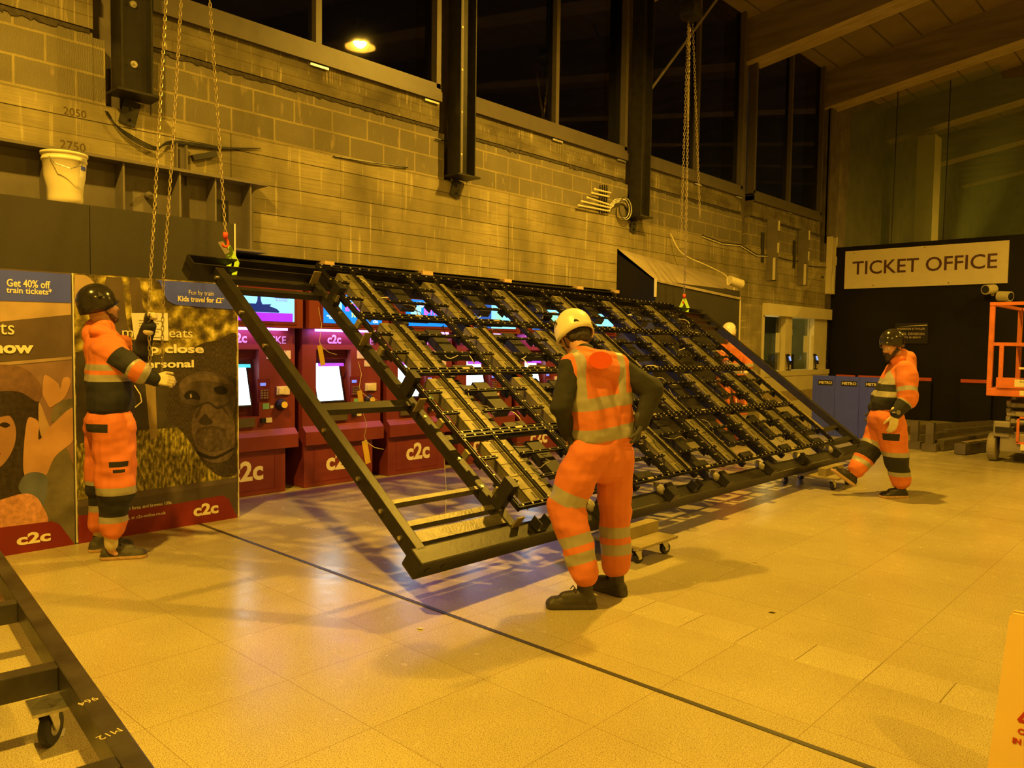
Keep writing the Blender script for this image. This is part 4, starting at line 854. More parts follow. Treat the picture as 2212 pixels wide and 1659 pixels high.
df=(FW(LS-.35,LT,.13)-CC).dot(CF)-.02; hf=ond(1478,638,df)
s2=sling(hf,[[ond(1478,646,df),ond(1470,664,df-.02)],[ond(1479,646,df),ond(1486,664,df-.02),ond(1483,678,df-.10)]],'lime webbing sling on the far top corner of the frame',.045)
chain([hf,ond(1490,60,10.9)],'load chain down to the far sling',mat=CHM,pitch=.045)
for k,(u0,v0,u1,v1,dd) in enumerate(((1471,500,1487,40,11.0),(1481,600,1489,40,11.1),(1512,470,1496,40,11.2))):
    chain([ond(u0,v0,dd),ond(u1,v1,dd+.1)],['far hoist hand chain, left strand of three','far hoist hand chain, middle strand of three','far hoist hand chain, right strand leaning out'][k],mat=CHM,pitch=.045)
t=thing('chain_hoist','dark chain hoist body hanging near the roof above the far end of the frame','hoist',ond(1492,25,11.05))
b=MB(); b.box((-.09,-.09,-.12),(.09,.09,.12)); b.cyl((-.12,0,0),(.12,0,0),.11,16); b.tube([(0,0,.12),(0,.04,.2),(0,0,.26),(0,0,.9)],.02,8); b.build('hoist_body',STEEL,t)
# ---------------------------------------------------------------- wheeled ladder frame, near left corner
t=thing('trolley_frame','bare steel ladder frame on castors in the near left corner','trolley',(-3.9,1.14,0),math.atan2(-.36,3.08))
def lf(a,c): return MB().box(a,c)
b=MB(); b.box((-2.2,-.075,.175),(2.6,.0,.28)); b.build('side_rail',MILL,t,bevel=.006)
b=MB(); b.box((-2.2,-1.2,.175),(2.6,-1.125,.28)); b.build('side_rail',MILL,t,bevel=.006)
for x in (-1.35,-.45,.52,1.45): b=MB(); b.box((x-.04,-1.125,.178),(x+.04,-.075,.277)); b.build('cross_member',MILL,t,bevel=.004)
for x,y in ((.64,-.13),(-1.9,-.13),(.64,-1.05),(-1.9,-1.05)): caster(t,x,y,.175,.072,2.5)
b=MB(); b.box((.56,-.19,.175-.012),(.72,-.07,.175)); b.build('castor_pad',ZINC,t)
b=MB(); b.box((-1.35,-.7,.29),(-1.05,-.2,.42)); o=b.build('black_case',BLACK); 
tag(o,'black case resting on the ladder frame at the left edge of the picture','case'); o.location=t.location; o.rotation_euler=t.rotation_euler
CH=P('chalk',(.6,.5,.3),.8)
for s_,x,y,sz in (('964',.95,-.06,.045),('M12',1.25,-.06,.045)):
    o=text('chalk_mark',s_,sz,(0,0,0),Matrix.Identity(3),CH,t); o.matrix_local=Matrix.Translation((x,y,.2812))@Matrix.Rotation(-PI/2+.3,4,'Z')
o=text('chalk_mark','901"\nm1',.06,(0,0,0),Matrix.Identity(3),CH,t); o.matrix_local=Matrix.Translation((.5605,-.5,.235))@Matrix.Rotation(PI/2,4,'Z')@Matrix.Rotation(PI/2,4,'X')
b=MB(); b.poly([(0,0,0),(.07,-.02,0),(.09,.035,0),(.03,.06,0)],(0,0,1),.002); o=b.build('torn_label',WHITE); o.location=onz(100,1580,.001); tag(o,'torn white paper scrap on the floor inside the ladder frame','scrap')
for i,(u,v) in enumerate(((900,1358),(1660,1323),(1625,1215))):
    b=MB(); b.poly([(0,0,0),(.03,.005,.004),(.035,.02,.002),(.008,.018,.0)],(0,0,1),.003); o=b.build('litter_scrap',[WHITE,HAIR,CREAM][i]); o.location=onz(u,v,.001); tag(o,['crumpled pale scrap on the floor left of the central worker','small dark speck of litter on the floor right of centre','tiny pale scrap on the open floor'][i],'litter')
# ---------------------------------------------------------------- wet floor sign
_sp=ond(2262,1330,2.62)
t=thing('floor_sign','plastic cleaning-in-progress floor sign cut off by the right edge','floor sign',(_sp.x,_sp.y,0),.10)
SGN=P('sign_plastic',(.80,.60,.24),.45,var=.03)
for sd in (-1,1):
    b=MB(); pr=[(-.15,.0),(.15,.0),(.105,.665),(.095,.68),(-.095,.68),(-.105,.665)]; n_=V((0,-sd*.98,.2))
    b.poly([(x,-sd*(.16-z*.22)*(-1 if 0 else 1),z) for x,z in pr],(0,-sd,0),.012); b.build('panel',SGN,t)
b=MB(); b.box((-.05,-.03,.655),(.05,.03,.69)); b.build('handle',SGN,t)
TR=P('sign_red',(.45,.03,.01),.5)
RX=Matrix.Rotation(PI/2-.215,3,'X')
for s_,z,h in (('CLEANING',.305,.022),('IN PROGRESS',.272,.022)):
    o=text('lettering',s_,h*1.12,(0,0,0),Matrix.Identity(3),TR,t,'CENTER',.001); o.matrix_local=Matrix.Translation((0,-(.174-z*.22),z))@RX.to_4x4()
b=MB(); 
for a,c in (((-.06,.345),(.06,.345)),((.06,.345),(0,.445)),((0,.445),(-.06,.345))): b.bar((a[0],-(.173-a[1]*.22),a[1]),(c[0],-(.173-c[1]*.22),c[1]),.004,.010,up=(0,0.2,1) if a[1]!=c[1] else (0,0,1))
b.build('warning_triangle',TR,t)
# ---------------------------------------------------------------- stacked steel beams
def beamobj(name,label,a,c,wd,h,mat,grp):
    a=V(a);c=V(c); b=MB(); d=c-a; o_=(a+c)/2; b.bar(a-o_,c-o_,wd,h); o=b.build(name,mat,bevel=.006); o.location=o_; return tag(o,label,'beam',grp)
SB=P('dull_brown_steel',(.10,.085,.06),.5,var=.25)
G='steel sections lying on the floor by the lift'
beamobj('steel_section','thick steel section lying nearest, its square end toward the camera',(-2.95,13.0,.09),(-2.3,16.4,.09),.16,.16,SB,G)
beamobj('steel_section','steel section lying second nearest, beside the two short posts',(-3.3,13.25,.09),(-2.75,17.0,.09),.16,.16,SB,G)
beamobj('steel_section','steel section lying behind the two short posts',(-3.80,13.9,.08),(-3.15,17.8,.08),.12,.14,SB,G)
beamobj('steel_section','steel section lying farthest back along the black wall',(-4.5,14.9,.08),(-3.5,18.1,.08),.12,.14,SB,G)
beamobj('steel_section','thin steel section leaning across the pile',(-3.5,14.4,.20),(-2.5,16.9,.24),.07,.07,SB,G)
beamobj('cover_strip','thin pale strip lying on the nearest steel section',(-2.93,13.2,.178),(-2.33,16.3,.178),.10,.012,P('pale_strip',(.35,.28,.16),.5),None)
for i,(x,y) in enumerate(((-3.62,13.35),(-3.36,13.2))):
    b=MB(); b.box((-.055,-.055,0),(.055,.055,.44)); b.box((-.10,-.08,0),(.10,.1,.12)); o=b.build('steel_post',SB,bevel=.004); o.location=(x-.02,y-.1,0); tag(o,['short upright steel post in the pile, left of two','short upright steel post in the pile, right of two'][i],'post')
# ---------------------------------------------------------------- scissor lift
t=thing('scissor_lift','orange and grey scissor lift parked at the right edge','scissor lift',(-1.95,12.6,0))
b=MB(); b.box((-.42,0,.15),(.6,1.8,.42)); b.box((-.5,-.03,.36),(-.3,.05,.58)); b.build('chassis',LGREY,t,bevel=.02)
b=MB(); b.box((-.47,-.05,.42),(-.25,-.03,.50)); b.build('step_opening',BLACK,t)
for x in (-.52,.5):
    for y in (.15,1.5): b=MB(); b.lathe([(0,-.06),(.10,-.06),(.19,-.05),(.20,-.03),(.20,.03),(.19,.05),(.10,.06),(0,.06)],(x,y,.20),24,'x'); b.build('wheel',P('lift_tyre',(.25,.22,.16),.7),t)
b=MB()
for k in range(4):
    for x in (-.36,.4): b.bar((x,.15,.5+k*.11),(x,1.65,.58+k*.11),.05,.06); b.bar((x+.06,.15,.58+k*.11),(x+.06,1.65,.5+k*.11),.05,.06)
b.build('scissor_arms',LGREY,t)
for k in range(3): b=MB(); b.cyl((-.38,.2,.56+k*.12),(.42,.2,.56+k*.12),.035,12); b.build('cross_pin',[LGREY,CREAM,LGREY][k],t)
b=MB(); b.box((-.22,-.03,.30),(-.19,.0,.66)); b.box((-.22,-.03,.63),(.4,.0,.66)); b.box((-.22,-.03,.28),(.4,.0,.31)); b.build('guard_hoop',ORP,t)
b=MB(); b.box((-.6,-.05,.93),(.65,1.95,1.04)); b.build('platform_skirt',ORP,t,bevel=.008)
b=MB(); b.box((-.48,-.08,1.05),(.65,-.05,1.19)); b.build('toe_board',ORP,t)
for (x,y) in ((-.57,-.02),(-.57,1.9),(.6,1.9)): b=MB(); b.box((x-.03,y-.03,1.04),(x+.03,y+.03,2.22)); b.build('rail_post',ORP,t)
b=MB(); b.box((-.46,-.07,1.05),(-.41,-.03,1.66)); b.build('rail_post',ORP,t)
for z,x0_ in ((2.19,-.6),(1.63,-.54)): 
    b=MB(); b.box((x0_,-.06,z),(.65,-.01,z+.045)); b.build('guard_rail',ORP,t)
    b=MB(); b.box((-.6,-.02,z),(-.55,1.9,z+.045)); b.box((-.6,1.87,z),(.65,1.92,z+.045)); b.build('guard_rail',ORP,t)
b=MB(); b.box((-.3,1.2,1.15),(.55,1.7,1.6)); b.box((-.25,.6,1.7),(.6,.66,1.95)); b.build('stored_equipment',BLACK,t)
b=MB(); b.box((-.2,.3,1.86),(.6,.36,1.94)); b.box((-.1,.5,1.75),(.6,.56,1.78)); b.box((-.3,.4,1.3),(.6,.44,1.33)); b.build('control_panel',CREAM,t)
b=MB(); b.box((-.35,.1,1.05),(.5,.5,1.12)); b.cyl((-.3,.1,1.14),(.2,.15,1.14),.03); b.build('coiled_leads',CREAM,t)
b=MB(); b.box((-.26,-.083,1.07),(.5,-.08,1.17)); b.box((-.2,-.053,.95),(.4,-.05,1.02)); b.box((-.16,-.06,.2),(.0,-.02,.28)); b.build('maker_label',CREAM,t)
o=text('lettering','Wilson\nAccess',.035,(-2.15,12.516,1.13),FACEY,BLACK,t,'LEFT'); 
b=MB(); b.poly([(-.02,0,1.09),(.06,0,1.15),(.16,0,1.15),(.12,0,1.09)],(0,-1,0),.002); o=b.build('logo_flash',BLUEP,t); o.location=(0,-.084,0)
# ---------------------------------------------------------------- people
def capsule(b,a,c,ra,rb,n=14):
    a=V(a);c=V(c);d=c-a
    if d.length<1e-5: c=a+V((0,0,1e-4)); d=c-a
    L_=d.length;d.normalize();pts=[];rs=[]
    for k in range(5): q=PI/2*k/4; pts.append(a-d*ra*math.cos(q)); rs.append(max(ra*math.sin(q),1e-4))
    for k in range(1,4): pts.append(a+d*L_*k/4); rs.append(ra+(rb-ra)*k/4)
    for k in range(5): q=PI/2*k/4; pts.append(c+d*rb*math.sin(q)); rs.append(max(rb*math.cos(q),1e-4))
    return b.tube(pts,rs,n)
def soft(name,caps,voxel,parent,mats,rules=(),wr=0,smooth=5,wscale=14,flat=None,extra=None):
    # caps: (a,c,ra,rb); rules: (cap indices or None, [(point,normal,d0,d1),..], material index, condition)
    b=MB()
    for cp in caps: capsule(b,*cp[:4])
    if extra: extra(b)
    me=bpy.data.meshes.new('t'); me.from_pydata(b.v,[],b.f); o=bpy.data.objects.new('t',me); COL.objects.link(o)
    md=o.modifiers.new('r','REMESH'); md.mode='VOXEL'; md.voxel_size=voxel
    ms=o.modifiers.new('s','SMOOTH'); ms.factor=.5; ms.iterations=smooth
    bpy.context.view_layer.update(); m2=bpy.data.meshes.new_from_object(o.evaluated_get(DG())); bpy.data.objects.remove(o)
    bm=bmesh.new(); bm.from_mesh(m2)
    if wr:
        bm.normal_update(); dd=[]
        for v in bm.verts: dd.append(v.normal*(wr*(noise.noise(v.co*wscale*V_AN(v.co))+.4*noise.noise(V((v.co.x*wscale*1.1,v.co.y*wscale*1.1,v.co.z*wscale*2.3))))))
        for v,d in zip(bm.verts,dd): v.co+=d
    if flat:
        P_,N_=flat
        for v in bm.verts:
            q=(v.co-P_).dot(N_)
            if q<0: v.co-=N_*q
    A=np.array([c[0] for c in caps],float);C_=np.array([c[1] for c in caps],float);RA=np.array([c[2] for c in caps]);RB=np.array([c[3] for c in caps])
    def near(P_):
        D_=C_-A; l2=(D_**2).sum(1)+1e-9
        T=np.clip(((P_[:,None]-A)*D_).sum(2)/l2,0,1); X=np.linalg.norm(P_[:,None]-(A+T[...,None]*D_),axis=2)-(RA+(RB-RA)*T); return X.argmin(1)
    for idx,slabs,mi,cond in rules:
        for P_,N_,d0,d1 in slabs:
            for d in (d0,d1):
                bm.faces.ensure_lookup_table(); cen=np.array([f.calc_center_median() for f in bm.faces])
                if idx is None: sel=[f for f in bm.faces]
                else: nr=near(cen); sel=[f for f,k in zip(bm.faces,nr) if k in idx]
                if not sel: continue
                g=set(sel); 
                for f in sel: g.update(f.edges); g.update(f.verts)
                bmesh.ops.bisect_plane(bm,geom=list(g),dist=1e-5,plane_co=P_+N_*d,plane_no=N_)
        bm.faces.ensure_lookup_table(); bm.normal_update(); cen=np.array([f.calc_center_median() for f in bm.faces]); nr=near(cen)
        for f,k,c in zip(bm.faces,nr,cen):
            if idx is not None and k not in idx: continue
            cv=V(c)
            if all(d0-1e-6<(cv-P_).dot(N_)<d1+1e-6 for P_,N_,d0,d1 in slabs) and (cond is None or cond(cv,f.normal)): f.material_index=mi
    m2.materials.clear()
    for q in mats: m2.materials.append(q)
    bm.to_mesh(m2); bm.free()
    m2.shade_smooth(); m2.name=name
    o=bpy.data.objects.new(name,m2); COL.objects.link(o); o.parent=parent; o.matrix_parent_inverse=parent.matrix_basis.inverted()
    return o
def V_AN(c): return 1.0
def bone(caps,i,t0,t1,mi,also=(),cond=None):
    a,c=V(caps[i][0]),V(caps[i][1]); L_=(c-a).length; return ({i,*also},[(a,(c-a).normalized(),t0*L_,t1*L_)],mi,cond)
def zslab(idx,z0,z1,mi,cond=None,extra=()): return (set(idx) if idx is not None else None,[(V((0,0,0)),V((0,0,1)),z0,z1),*extra],mi,cond)
def hand_caps(w,d,pn,side,curl=.5,s=1.0,spread=.12,thumb=.6):
    w=V(w);d=V(d).normalized();pn=V(pn);pn=(pn-d*pn.dot(d)).normalized();x=d.cross(pn)*side; out=[]
    for k,(ox,fl) in enumerate(((-.028,.92),(-.009,1.06),(.010,1.0),(.028,.80))):
        kn=w+(d*(.088-(abs(k-1.3)*.004))+x*ox)*s; out.append((w+x*ox*.6*s+d*.01*s,kn,.017*s,.013*s)); p=kn; ang=0
        for L_,r0,r1 in ((.042,.0115,.0105),(.028,.0105,.0095),(.022,.0095,.008)):
            ang+=curl*1.15; dv=(d*math.cos(ang)+pn*math.sin(ang)+x*ox*spread*8).normalized(); q=p+dv*L_*fl*s; out.append((p,q,r0*s,r1*s)); p=q
    tb=w+(d*.022-x*.030)*s; t1=tb+(d*.038-x*.026+pn*.016)*s; t2=t1+(d*.030-x*.006+pn*.02*(1+thumb))*s
    out+=[(w+d*.02*s,tb,.018*s,.016*s),(tb,t1,.0145*s,.0125*s),(t1,t2,.012*s,.010*s)]
    return out
def head_caps(c,f,u):
    c=V(c);f=V(f).normalized();u=V(u);u=(u-f*u.dot(f)).normalized();r=f.cross(u); H=lambda a,b_,d: c+f*a+r*b_+u*d
    L_=[(H(-.02,0,.03),H(.012,0,.03),.094,.088),(H(.035,0,-.03),H(.055,0,-.085),.062,.040),(H(-.02,.0,-.05),H(.01,0,-.05),.070,.062),
        (H(.085,0,.0),H(.104,0,-.034),.010,.0155),(H(.078,-.03,.018),H(.078,.03,.018),.018,.018),(H(.072,-.035,-.035),H(.072,.035,-.035),.02,.02),
        (H(.088,-.018,-.068),H(.088,.018,-.068),.009,.009),(H(.075,0,-.098),H(.075,0,-.10),.018,.018)]
    for s_ in (-1,1): L_.append((H(-.01,s_*.086,.012),H(-.016,s_*.09,-.03),.017,.011))
    return L_,H
def eyes(parent,H):
    for s_ in (-1,1):
        b=MB(); b.use(WHITE).ball(H(.080,s_*.031,-.004),.0125,10); b.use(BLACK).ball(H(.0885,s_*.031,-.004),.0058,8); o=b.build('eye',None,parent,smooth=True); o.matrix_parent_inverse=parent.matrix_basis.inverted()
def helmet(parent,c,f,u,mat,peak=True,s=1.0,strap=True,marks=None):
    c=V(c);f=V(f).normalized();u=V(u);u=(u-f*u.dot(f)).normalized();r=f.cross(u); R=Matrix((f,r,u)).transposed()
    b=MB(); n=32;vs=[];fs=[];m=12
    for sh,(k_) in ((0,1.0),(1,.95)):
        for i in range(m+1):
            th=PI/2*1.22*i/m
            for j in range(n):
                a=2*PI*j/n; x=math.cos(a)*math.sin(th)*.134*k_; y=math.sin(a)*math.sin(th)*.112*k_; z=math.cos(th)*.128*k_+(.0 if th<PI/2 else -.5*(th-PI/2)*.128)
                if i==m: 
                    z+=.012*math.cos(2*a)+.018*math.cos(a); 
                    if not sh: x*=1.03;y*=1.03
                if i>=m-1 and peak and math.cos(a)>.35 and not sh: x+=.022*(math.cos(a)-.35)*(1.5 if i==m else .5)
                z+=.004*math.cos(3*a)*math.sin(th)
                vs.append(c+R@(V((x,y,z))*s))
    for sh in (0,1):
        o_=sh*(m+1)*n
        for i in range(m):
            for j in range(n): q=(o_+i*n+j,o_+i*n+(j+1)%n,o_+(i+1)*n+(j+1)%n,o_+(i+1)*n+j); fs.append(q if not sh else q[::-1])
    for j in range(n): a_=m*n+j;b_=m*n+(j+1)%n;o2=(m+1)*n; fs.append((a_,b_,o2+b_,o2+a_))
    b.add(vs,fs); h=b.build('helmet',mat,parent,smooth=True); h.matrix_parent_inverse=parent.matrix_basis.inverted()
    for sy in (-1,1):
        b=MB(); q=[(.04,.112,.035),(.00,.117,.03),(.012,.104,.068)]; b.poly([c+R@(V((x,y*sy*1.01,z))*s) for x,y,z in q],R@V((0,sy,0)),.004*s); o=b.build('helmet_vent',marks or BLACK,h)
        b=MB(); b.tube([c+R@(V((x,y*sy,z))*s) for x,y,z in ((-.10,.07,-.02),(-.118,.02,-.05),(-.118,-.02,-.05))],.011*s,6); o=b.build('headband',BLACK,h)
        b=MB(); b.tube([c+R@(V((x,y*sy,z))*s) for x,y,z in ((.02,.096,-.01),(.02,.088,-.07),(.045,.06,-.115),(.055,.0,-.128))],.005*s,5); o=b.build('chin_strap',BLACK,h)
    return h
def shoe(name,parent,ank,heel,toe,mat,sole,up=(0,0,1),wd=.05,boot=.06,lace=None,ln=.31):
    up=V(up).normalized();heel=V(heel);toe=V(toe);ank=V(ank);d=(toe-heel).normalized(); L_=ln; x=d.cross(up).normalized(); sh=ank-heel-d*(L_*.25); sa=max(-.10,min(.10,sh.dot(d))); sb=max(-.14,min(.14,sh.dot(x))); heel=heel+d*sa+x*sb; toe=heel+d*L_
    H=lambda a,b_,c_: heel+d*a*L_+x*b_+up*c_
    caps=[(H(.14,-.008,.045),H(.14,.008,.045),.042,.042),(H(.15,0,.05),H(.55,0,.042),.045,.048),(H(.55,-.012,.038),H(.84,-.006,.034),.038,.034),(H(.55,.016,.038),H(.84,.012,.034),.038,.034),(H(.28,0,.07),H(.62,0,.062),.045,.038),
          (H(.22,0,.06),H(.24,0,.085+boot),.047,.048),(H(.10,-.01,.018),H(.86,-.012,.018),.036,.040),(H(.10,.01,.018),H(.86,.02,.018),.036,.040)]
    o=soft(name,caps,.006,parent,[mat,sole],[(None,[(heel,up,-.05,.026)],1,None)],flat=(heel,up),smooth=4)
    b=MB()
    for k in range(5): a=.42+k*.07; hh=.117-.012*k-(.002*k*k); b.tube([H(a,-.03,hh-.016),H(a,0,hh),H(a+.02,.03,hh-.016)],.004,5)
    b.tube([H(.42,.02,.115),H(.44,.05,.12),H(.50,.045,.10)],.0035,5)
    b.build('lace',lace or CREAM,o)
    return o
SKINC=SKIN
def person(label,loc_): t=bpy.data.objects.new('person',None); COL.objects.link(t); t.location=loc_; t.empty_display_size=.1; tag(t,label,'person','railway workers in orange'); return t
def Dz(u,v,d): return D(u,v,d)
# --- central worker, seen from behind, head bowed
d0=4.72
t=person('worker in white helmet and orange vest seen from behind, hands at hips',onz(1275,1283))
nk=D(1262,768,4.78); hd=D(1240,722,4.90); fw=V(CF)*.72-V(CR)*.55+V((0,0,-.62)); up_=V(CF)*.45-V(CR)*.18+V((0,0,1))
sL,sR=D(1234,796,4.68),D(1340,800,4.86); eL,wL=D(1212,882,4.62),D(1228,938,4.72); eR,wR=D(1410,842,4.82),D(1384,915,4.78)
hipL,hipR=D(1268,985,4.70),D(1330,985,4.84); knL,anL=D(1222,1090,4.72),D(1262,1240,4.66); knR,anR=D(1328,1100,4.92),D(1331,1222,4.92)
pel=D(1300,955,4.78); tL,hL_=onz(1196,1297),onz(1288,1297); tR,hR_=onz(1303,1262),onz(1345,1274)
hc,H=head_caps(hd,fw,up_)
body=hc+[(nk,hd,.06,.055),(sL,sR,.045,.045),(nk,pel,.06,.09),(hipL,hipR,.10,.10),(sL,eL,.045,.04),(eL,wL,.034,.024),(wL,wL+(V((0,0,-.08)))*.6,.022,.018),(sR,eR,.045,.04),(eR,wR,.034,.024),(wR,wR+(V((0,0,-.08)))*.6,.022,.018),
      (hipL,knL,.08,.06),(knL,anL,.055,.04),(hipR,knR,.08,.06),(knR,anR,.055,.04),(anL,V((anL.x,anL.y,.08)),.034,.03),(V((anL.x,anL.y,.07)),V((anL.x,anL.y,.045))+(tL-hL_).normalized()*.03,.022,.018),(anR,V((anR.x,anR.y,.08)),.034,.03),(V((anR.x,anR.y,.07)),V((anR.x,anR.y,.045))+(tR-hR_).normalized()*.03,.022,.018)]
soft('body',body,.008,t,[SKIN],smooth=3); eyes(t,H)
soft('hair',[(H(-.045,0,-.01),H(-.055,0,-.06),.075,.058),(H(-.03,-.05,-.02),H(-.04,-.045,-.06),.045,.035),(H(-.03,.05,-.02),H(-.04,.045,-.06),.045,.035)],.006,t,[HAIR],wr=.006,wscale=60)
helmet(t,H(-.008,0,.038),fw,up_,P('white_helmet',(.86,.80,.66),.35,var=.02),s=1.0)
caps=[(sL,eL,.078,.068),(eL,wL,.062,.045),(sR,eR,.078,.072),(eR,wR,.066,.048),(sL,sR,.07,.07),(nk,pel,.07,.09),(nk+V((0,0,-.02)),nk+V((0,0,.015)),.066,.062)]
soft('sweatshirt',caps,.009,t,[P('charcoal_sweatshirt',(.022,.022,.019),.85,var=.2,bump=.1,bscale=60)],wr=.012,wscale=12)
caps=[(D(1240,794,4.70),D(1277,930,4.70),.092,.118),(D(1333,798,4.84),D(1330,932,4.84),.085,.118),(D(1268,782,4.78),D(1302,940,4.78),.095,.135),(D(1240,792,4.70),D(1333,795,4.84),.082,.078),(D(1240,786,4.72),D(1262,774,4.76),.075,.075),(D(1262,774,4.76),D(1333,790,4.84),.078,.078),(D(1262,790,4.70),D(1320,800,4.80),.085,.085),(D(1275,935,4.70),D(1332,938,4.84),.12,.12)]
X_=(D(1333,798,4.84)-D(1240,794,4.70)).normalized()
cen=lambda u,v: D(u,v,4.7)
sl=V((.0,.0,1))
bk=lambda c,n: True
def zz(v,u=1290,d=4.68): return D(u,v,d).z
tilt=(V((0,0,1))-X_*.10).normalized()
def tz(v,u=1290,d=4.68): return tilt.dot(D(u,v,d))
rules=[(None,[(V((0,0,0)),tilt,tz(953),tz(924))],1,None),(None,[(V((0,0,0)),tilt,tz(883),tz(857))],1,None),
 (None,[(D(1247,830,4.65),X_,-.028,.028),(V((0,0,0)),tilt,tz(862),9)],1,lambda c,n:n.dot(CF)<.35),(None,[(D(1345,800,4.75),X_,-.022,.028),(V((0,0,0)),tilt,tz(862),9)],1,lambda c,n:n.dot(CF)<.35)]
soft('hi_vis_vest',caps,.008,t,[ORANGE,REFL],rules,wr=.011,wscale=10)
b=MB(); cc=D(1297,778,4.60); b.lathe([(0,0),(.075,0),(.075,.004),(0,.004)],n=28); e1=X_; e3=(-CF).normalized(); e3=(e3-e1*e3.dot(e1)).normalized(); e2=e3.cross(e1); b.v=[tuple(cc+e1*x*1.1+e2*y*.68+e3*z) for x,y,z in b.v]; o=b.build('back_patch',P('plain_orange_patch',(.95,.13,.02),.7,var=.01),t); o.matrix_parent_inverse=t.matrix_basis.inverted(); bp=o
caps=[(hipL,knL,.128,.118),(knL,anL+V((0,0,.02)),.118,.092),(hipR,knR,.122,.108),(knR,anR+V((0,0,.02)),.108,.09),(D(1280,978,4.70),D(1328,980,4.84),.122,.120),(D(1300,972,4.77),D(1302,995,4.77),.13,.14),(hipL,hipR,.13,.125)]
rules=[bone(caps,0,.72,.98,1),bone(caps,1,.46,.62,1),bone(caps,1,.72,.88,1),bone(caps,3,.30,.50,1),bone(caps,3,.62,.82,1)]
soft('hi_vis_trousers',caps,.008,t,[ORANGE,REFL],rules,wr=.015,wscale=9)
BOOT=P('dark_work_boot',(.035,.030,.022),.55,var=.3,bump=.1)
shoe('boot',t,anL,hL_,tL,BOOT,P('boot_sole',(.05,.042,.03),.6),boot=.10,lace=HAIR); shoe('boot',t,anR,hR_,tR,BOOT,MATS['boot_sole'],boot=.10,lace=HAIR)
gc=hand_caps(wL,V((0,0,-1))+V(CR)*.25,V(CR),-1,.9,1.05)
soft('glove',gc+[(wL+V((0,0,.04)),wL,.042,.036)],.005,t,[GLOVED,LEATH],[(None,[(wL,V((0,0,1)),-.004,.08)],1,None)],smooth=2)
gc=hand_caps(wR,V((0,0,-1))-V(CR)*.25,-V(CR),1,.6,1.05); soft('glove',gc+[(wR+V((0,0,.04)),wR,.042,.036)],.005,t,[GLOVED],smooth=2)
# --- worker at the left, looking up, pulling the chain
t=person('worker in dark helmet at the left looking up and pulling the hoist chain',onz(240,1188))
n_,f_=5.46,5.76; c_=5.6
nk=D(222,712,c_); hd=D(218,664,c_); fw=V((.12,.90,.22)); up_=V((0,-.22,1)); 
sN,sF=D(232,755,n_),D(262,752,f_); eN,wN=D(303,806,n_-.02),D(334,820,n_+.03); eF,wF=D(306,762,f_),D(320,706,5.68)
hN,hF=D(246,925,5.50),D(228,920,5.72); kN,aN=D(250,1062,5.50),D(240,1162,5.52); kF,aF=D(222,1050,5.74),D(216,1146,5.76)
toN,heN=onz(314,1192),onz(212,1199); toF,heF=onz(282,1176),onz(190,1186)
toF=heF+(toF-heF).normalized()*.29; toN=heN+(toN-heN).normalized()*.31
hc,H=head_caps(hd,fw,up_); pel=D(238,900,c_)
body=hc+[(nk,hd,.062,.058),(sN,sF,.05,.05),(nk+V((0,0,-.06)),pel,.07,.10),(hN,hF,.11,.11),(sN,eN,.05,.042),(eN,wN,.035,.024),(wN,wN+(V(CR)*.07)*.6,.022,.018),(sF,eF,.05,.042),(eF,wF,.035,.024),(wF,wF+(V((0,0,.08)))*.6,.022,.018),(hN,kN,.09,.065),(kN,aN,.06,.042),(hF,kF,.09,.065),(kF,aF,.06,.042),(aN,V((aN.x,aN.y,.08)),.034,.03),(V((aN.x,aN.y,.07)),V((aN.x,aN.y,.045))+(toN-heN).normalized()*.03,.022,.018),(aF,V((aF.x,aF.y,.08)),.034,.03),(V((aF.x,aF.y,.07)),V((aF.x,aF.y,.045))+(toF-heF).normalized()*.03,.022,.018)]
soft('body',body,.008,t,[SKIN],smooth=3); eyes(t,H)
soft('beard',[(H(.055,0,-.10),H(.075,0,-.09),.034,.02),(H(.04,-.045,-.07),H(.07,0,-.105),.02,.024),(H(.04,.045,-.07),H(.07,0,-.105),.02,.024)],.005,t,[P('brown_beard',(.10,.05,.03),.8,var=.4,scale=60)],wr=.004,wscale=70)
helmet(t,H(-.022,0,.050),fw+V((0,0,.05)),up_,P('black_helmet',(.025,.022,.018),.18,var=.1),s=.98,peak=True,marks=DKPAINT)
caps=[(D(235,762,5.50),D(236,868,5.50),.125,.150),(D(240,760,5.72),D(238,868,5.72),.125,.150),(D(226,745,c_),D(240,880,c_),.13,.16),(sN,eN,.095,.080),(eN,wN,.064,.05),(sF,eF,.085,.07),(eF,wF,.06,.05),
 (D(203,722,c_),D(210,745,c_),.085,.08),(D(221,712,c_),D(226,735,c_),.088,.10),(D(205,706,c_),D(214,716,c_),.07,.08),(D(205,716,5.5),D(240,722,5.53),.045,.035),(D(205,716,5.7),D(240,722,5.68),.045,.035),(sN,sF,.10,.10)]
zv=lambda v,u=235,d=5.45: D(u,v,d).z
To=[0,1,2,7,8,9,10,11]
rules=[zslab(To,zv(920),zv(824),2),zslab(To,zv(824),zv(809),1),zslab(To,zv(800),zv(787),1),
 bone(caps,3,.74,.88,1),({3,4},[(V(eN),(wN-eN).normalized(),.05,9)],2,None),({3,4},[(V(eN),(wN-eN).normalized(),.0,.05)],1,None),({5,6},[(V((0,0,0)),V((0,0,1)),-9,9),],2,lambda c,n:(c-V(sF)).dot(CR)>.07),
 ({3},[(sN,(eN-sN).normalized(),.09,.235),(sN,(eN-sN).cross(CF).normalized(),-.055,.085)],2,lambda c,n:n.dot(CF)<.2)]
soft('hi_vis_hoodie',caps,.008,t,[ORANGE,REFL,NAVY],rules,wr=.013,wscale=9)
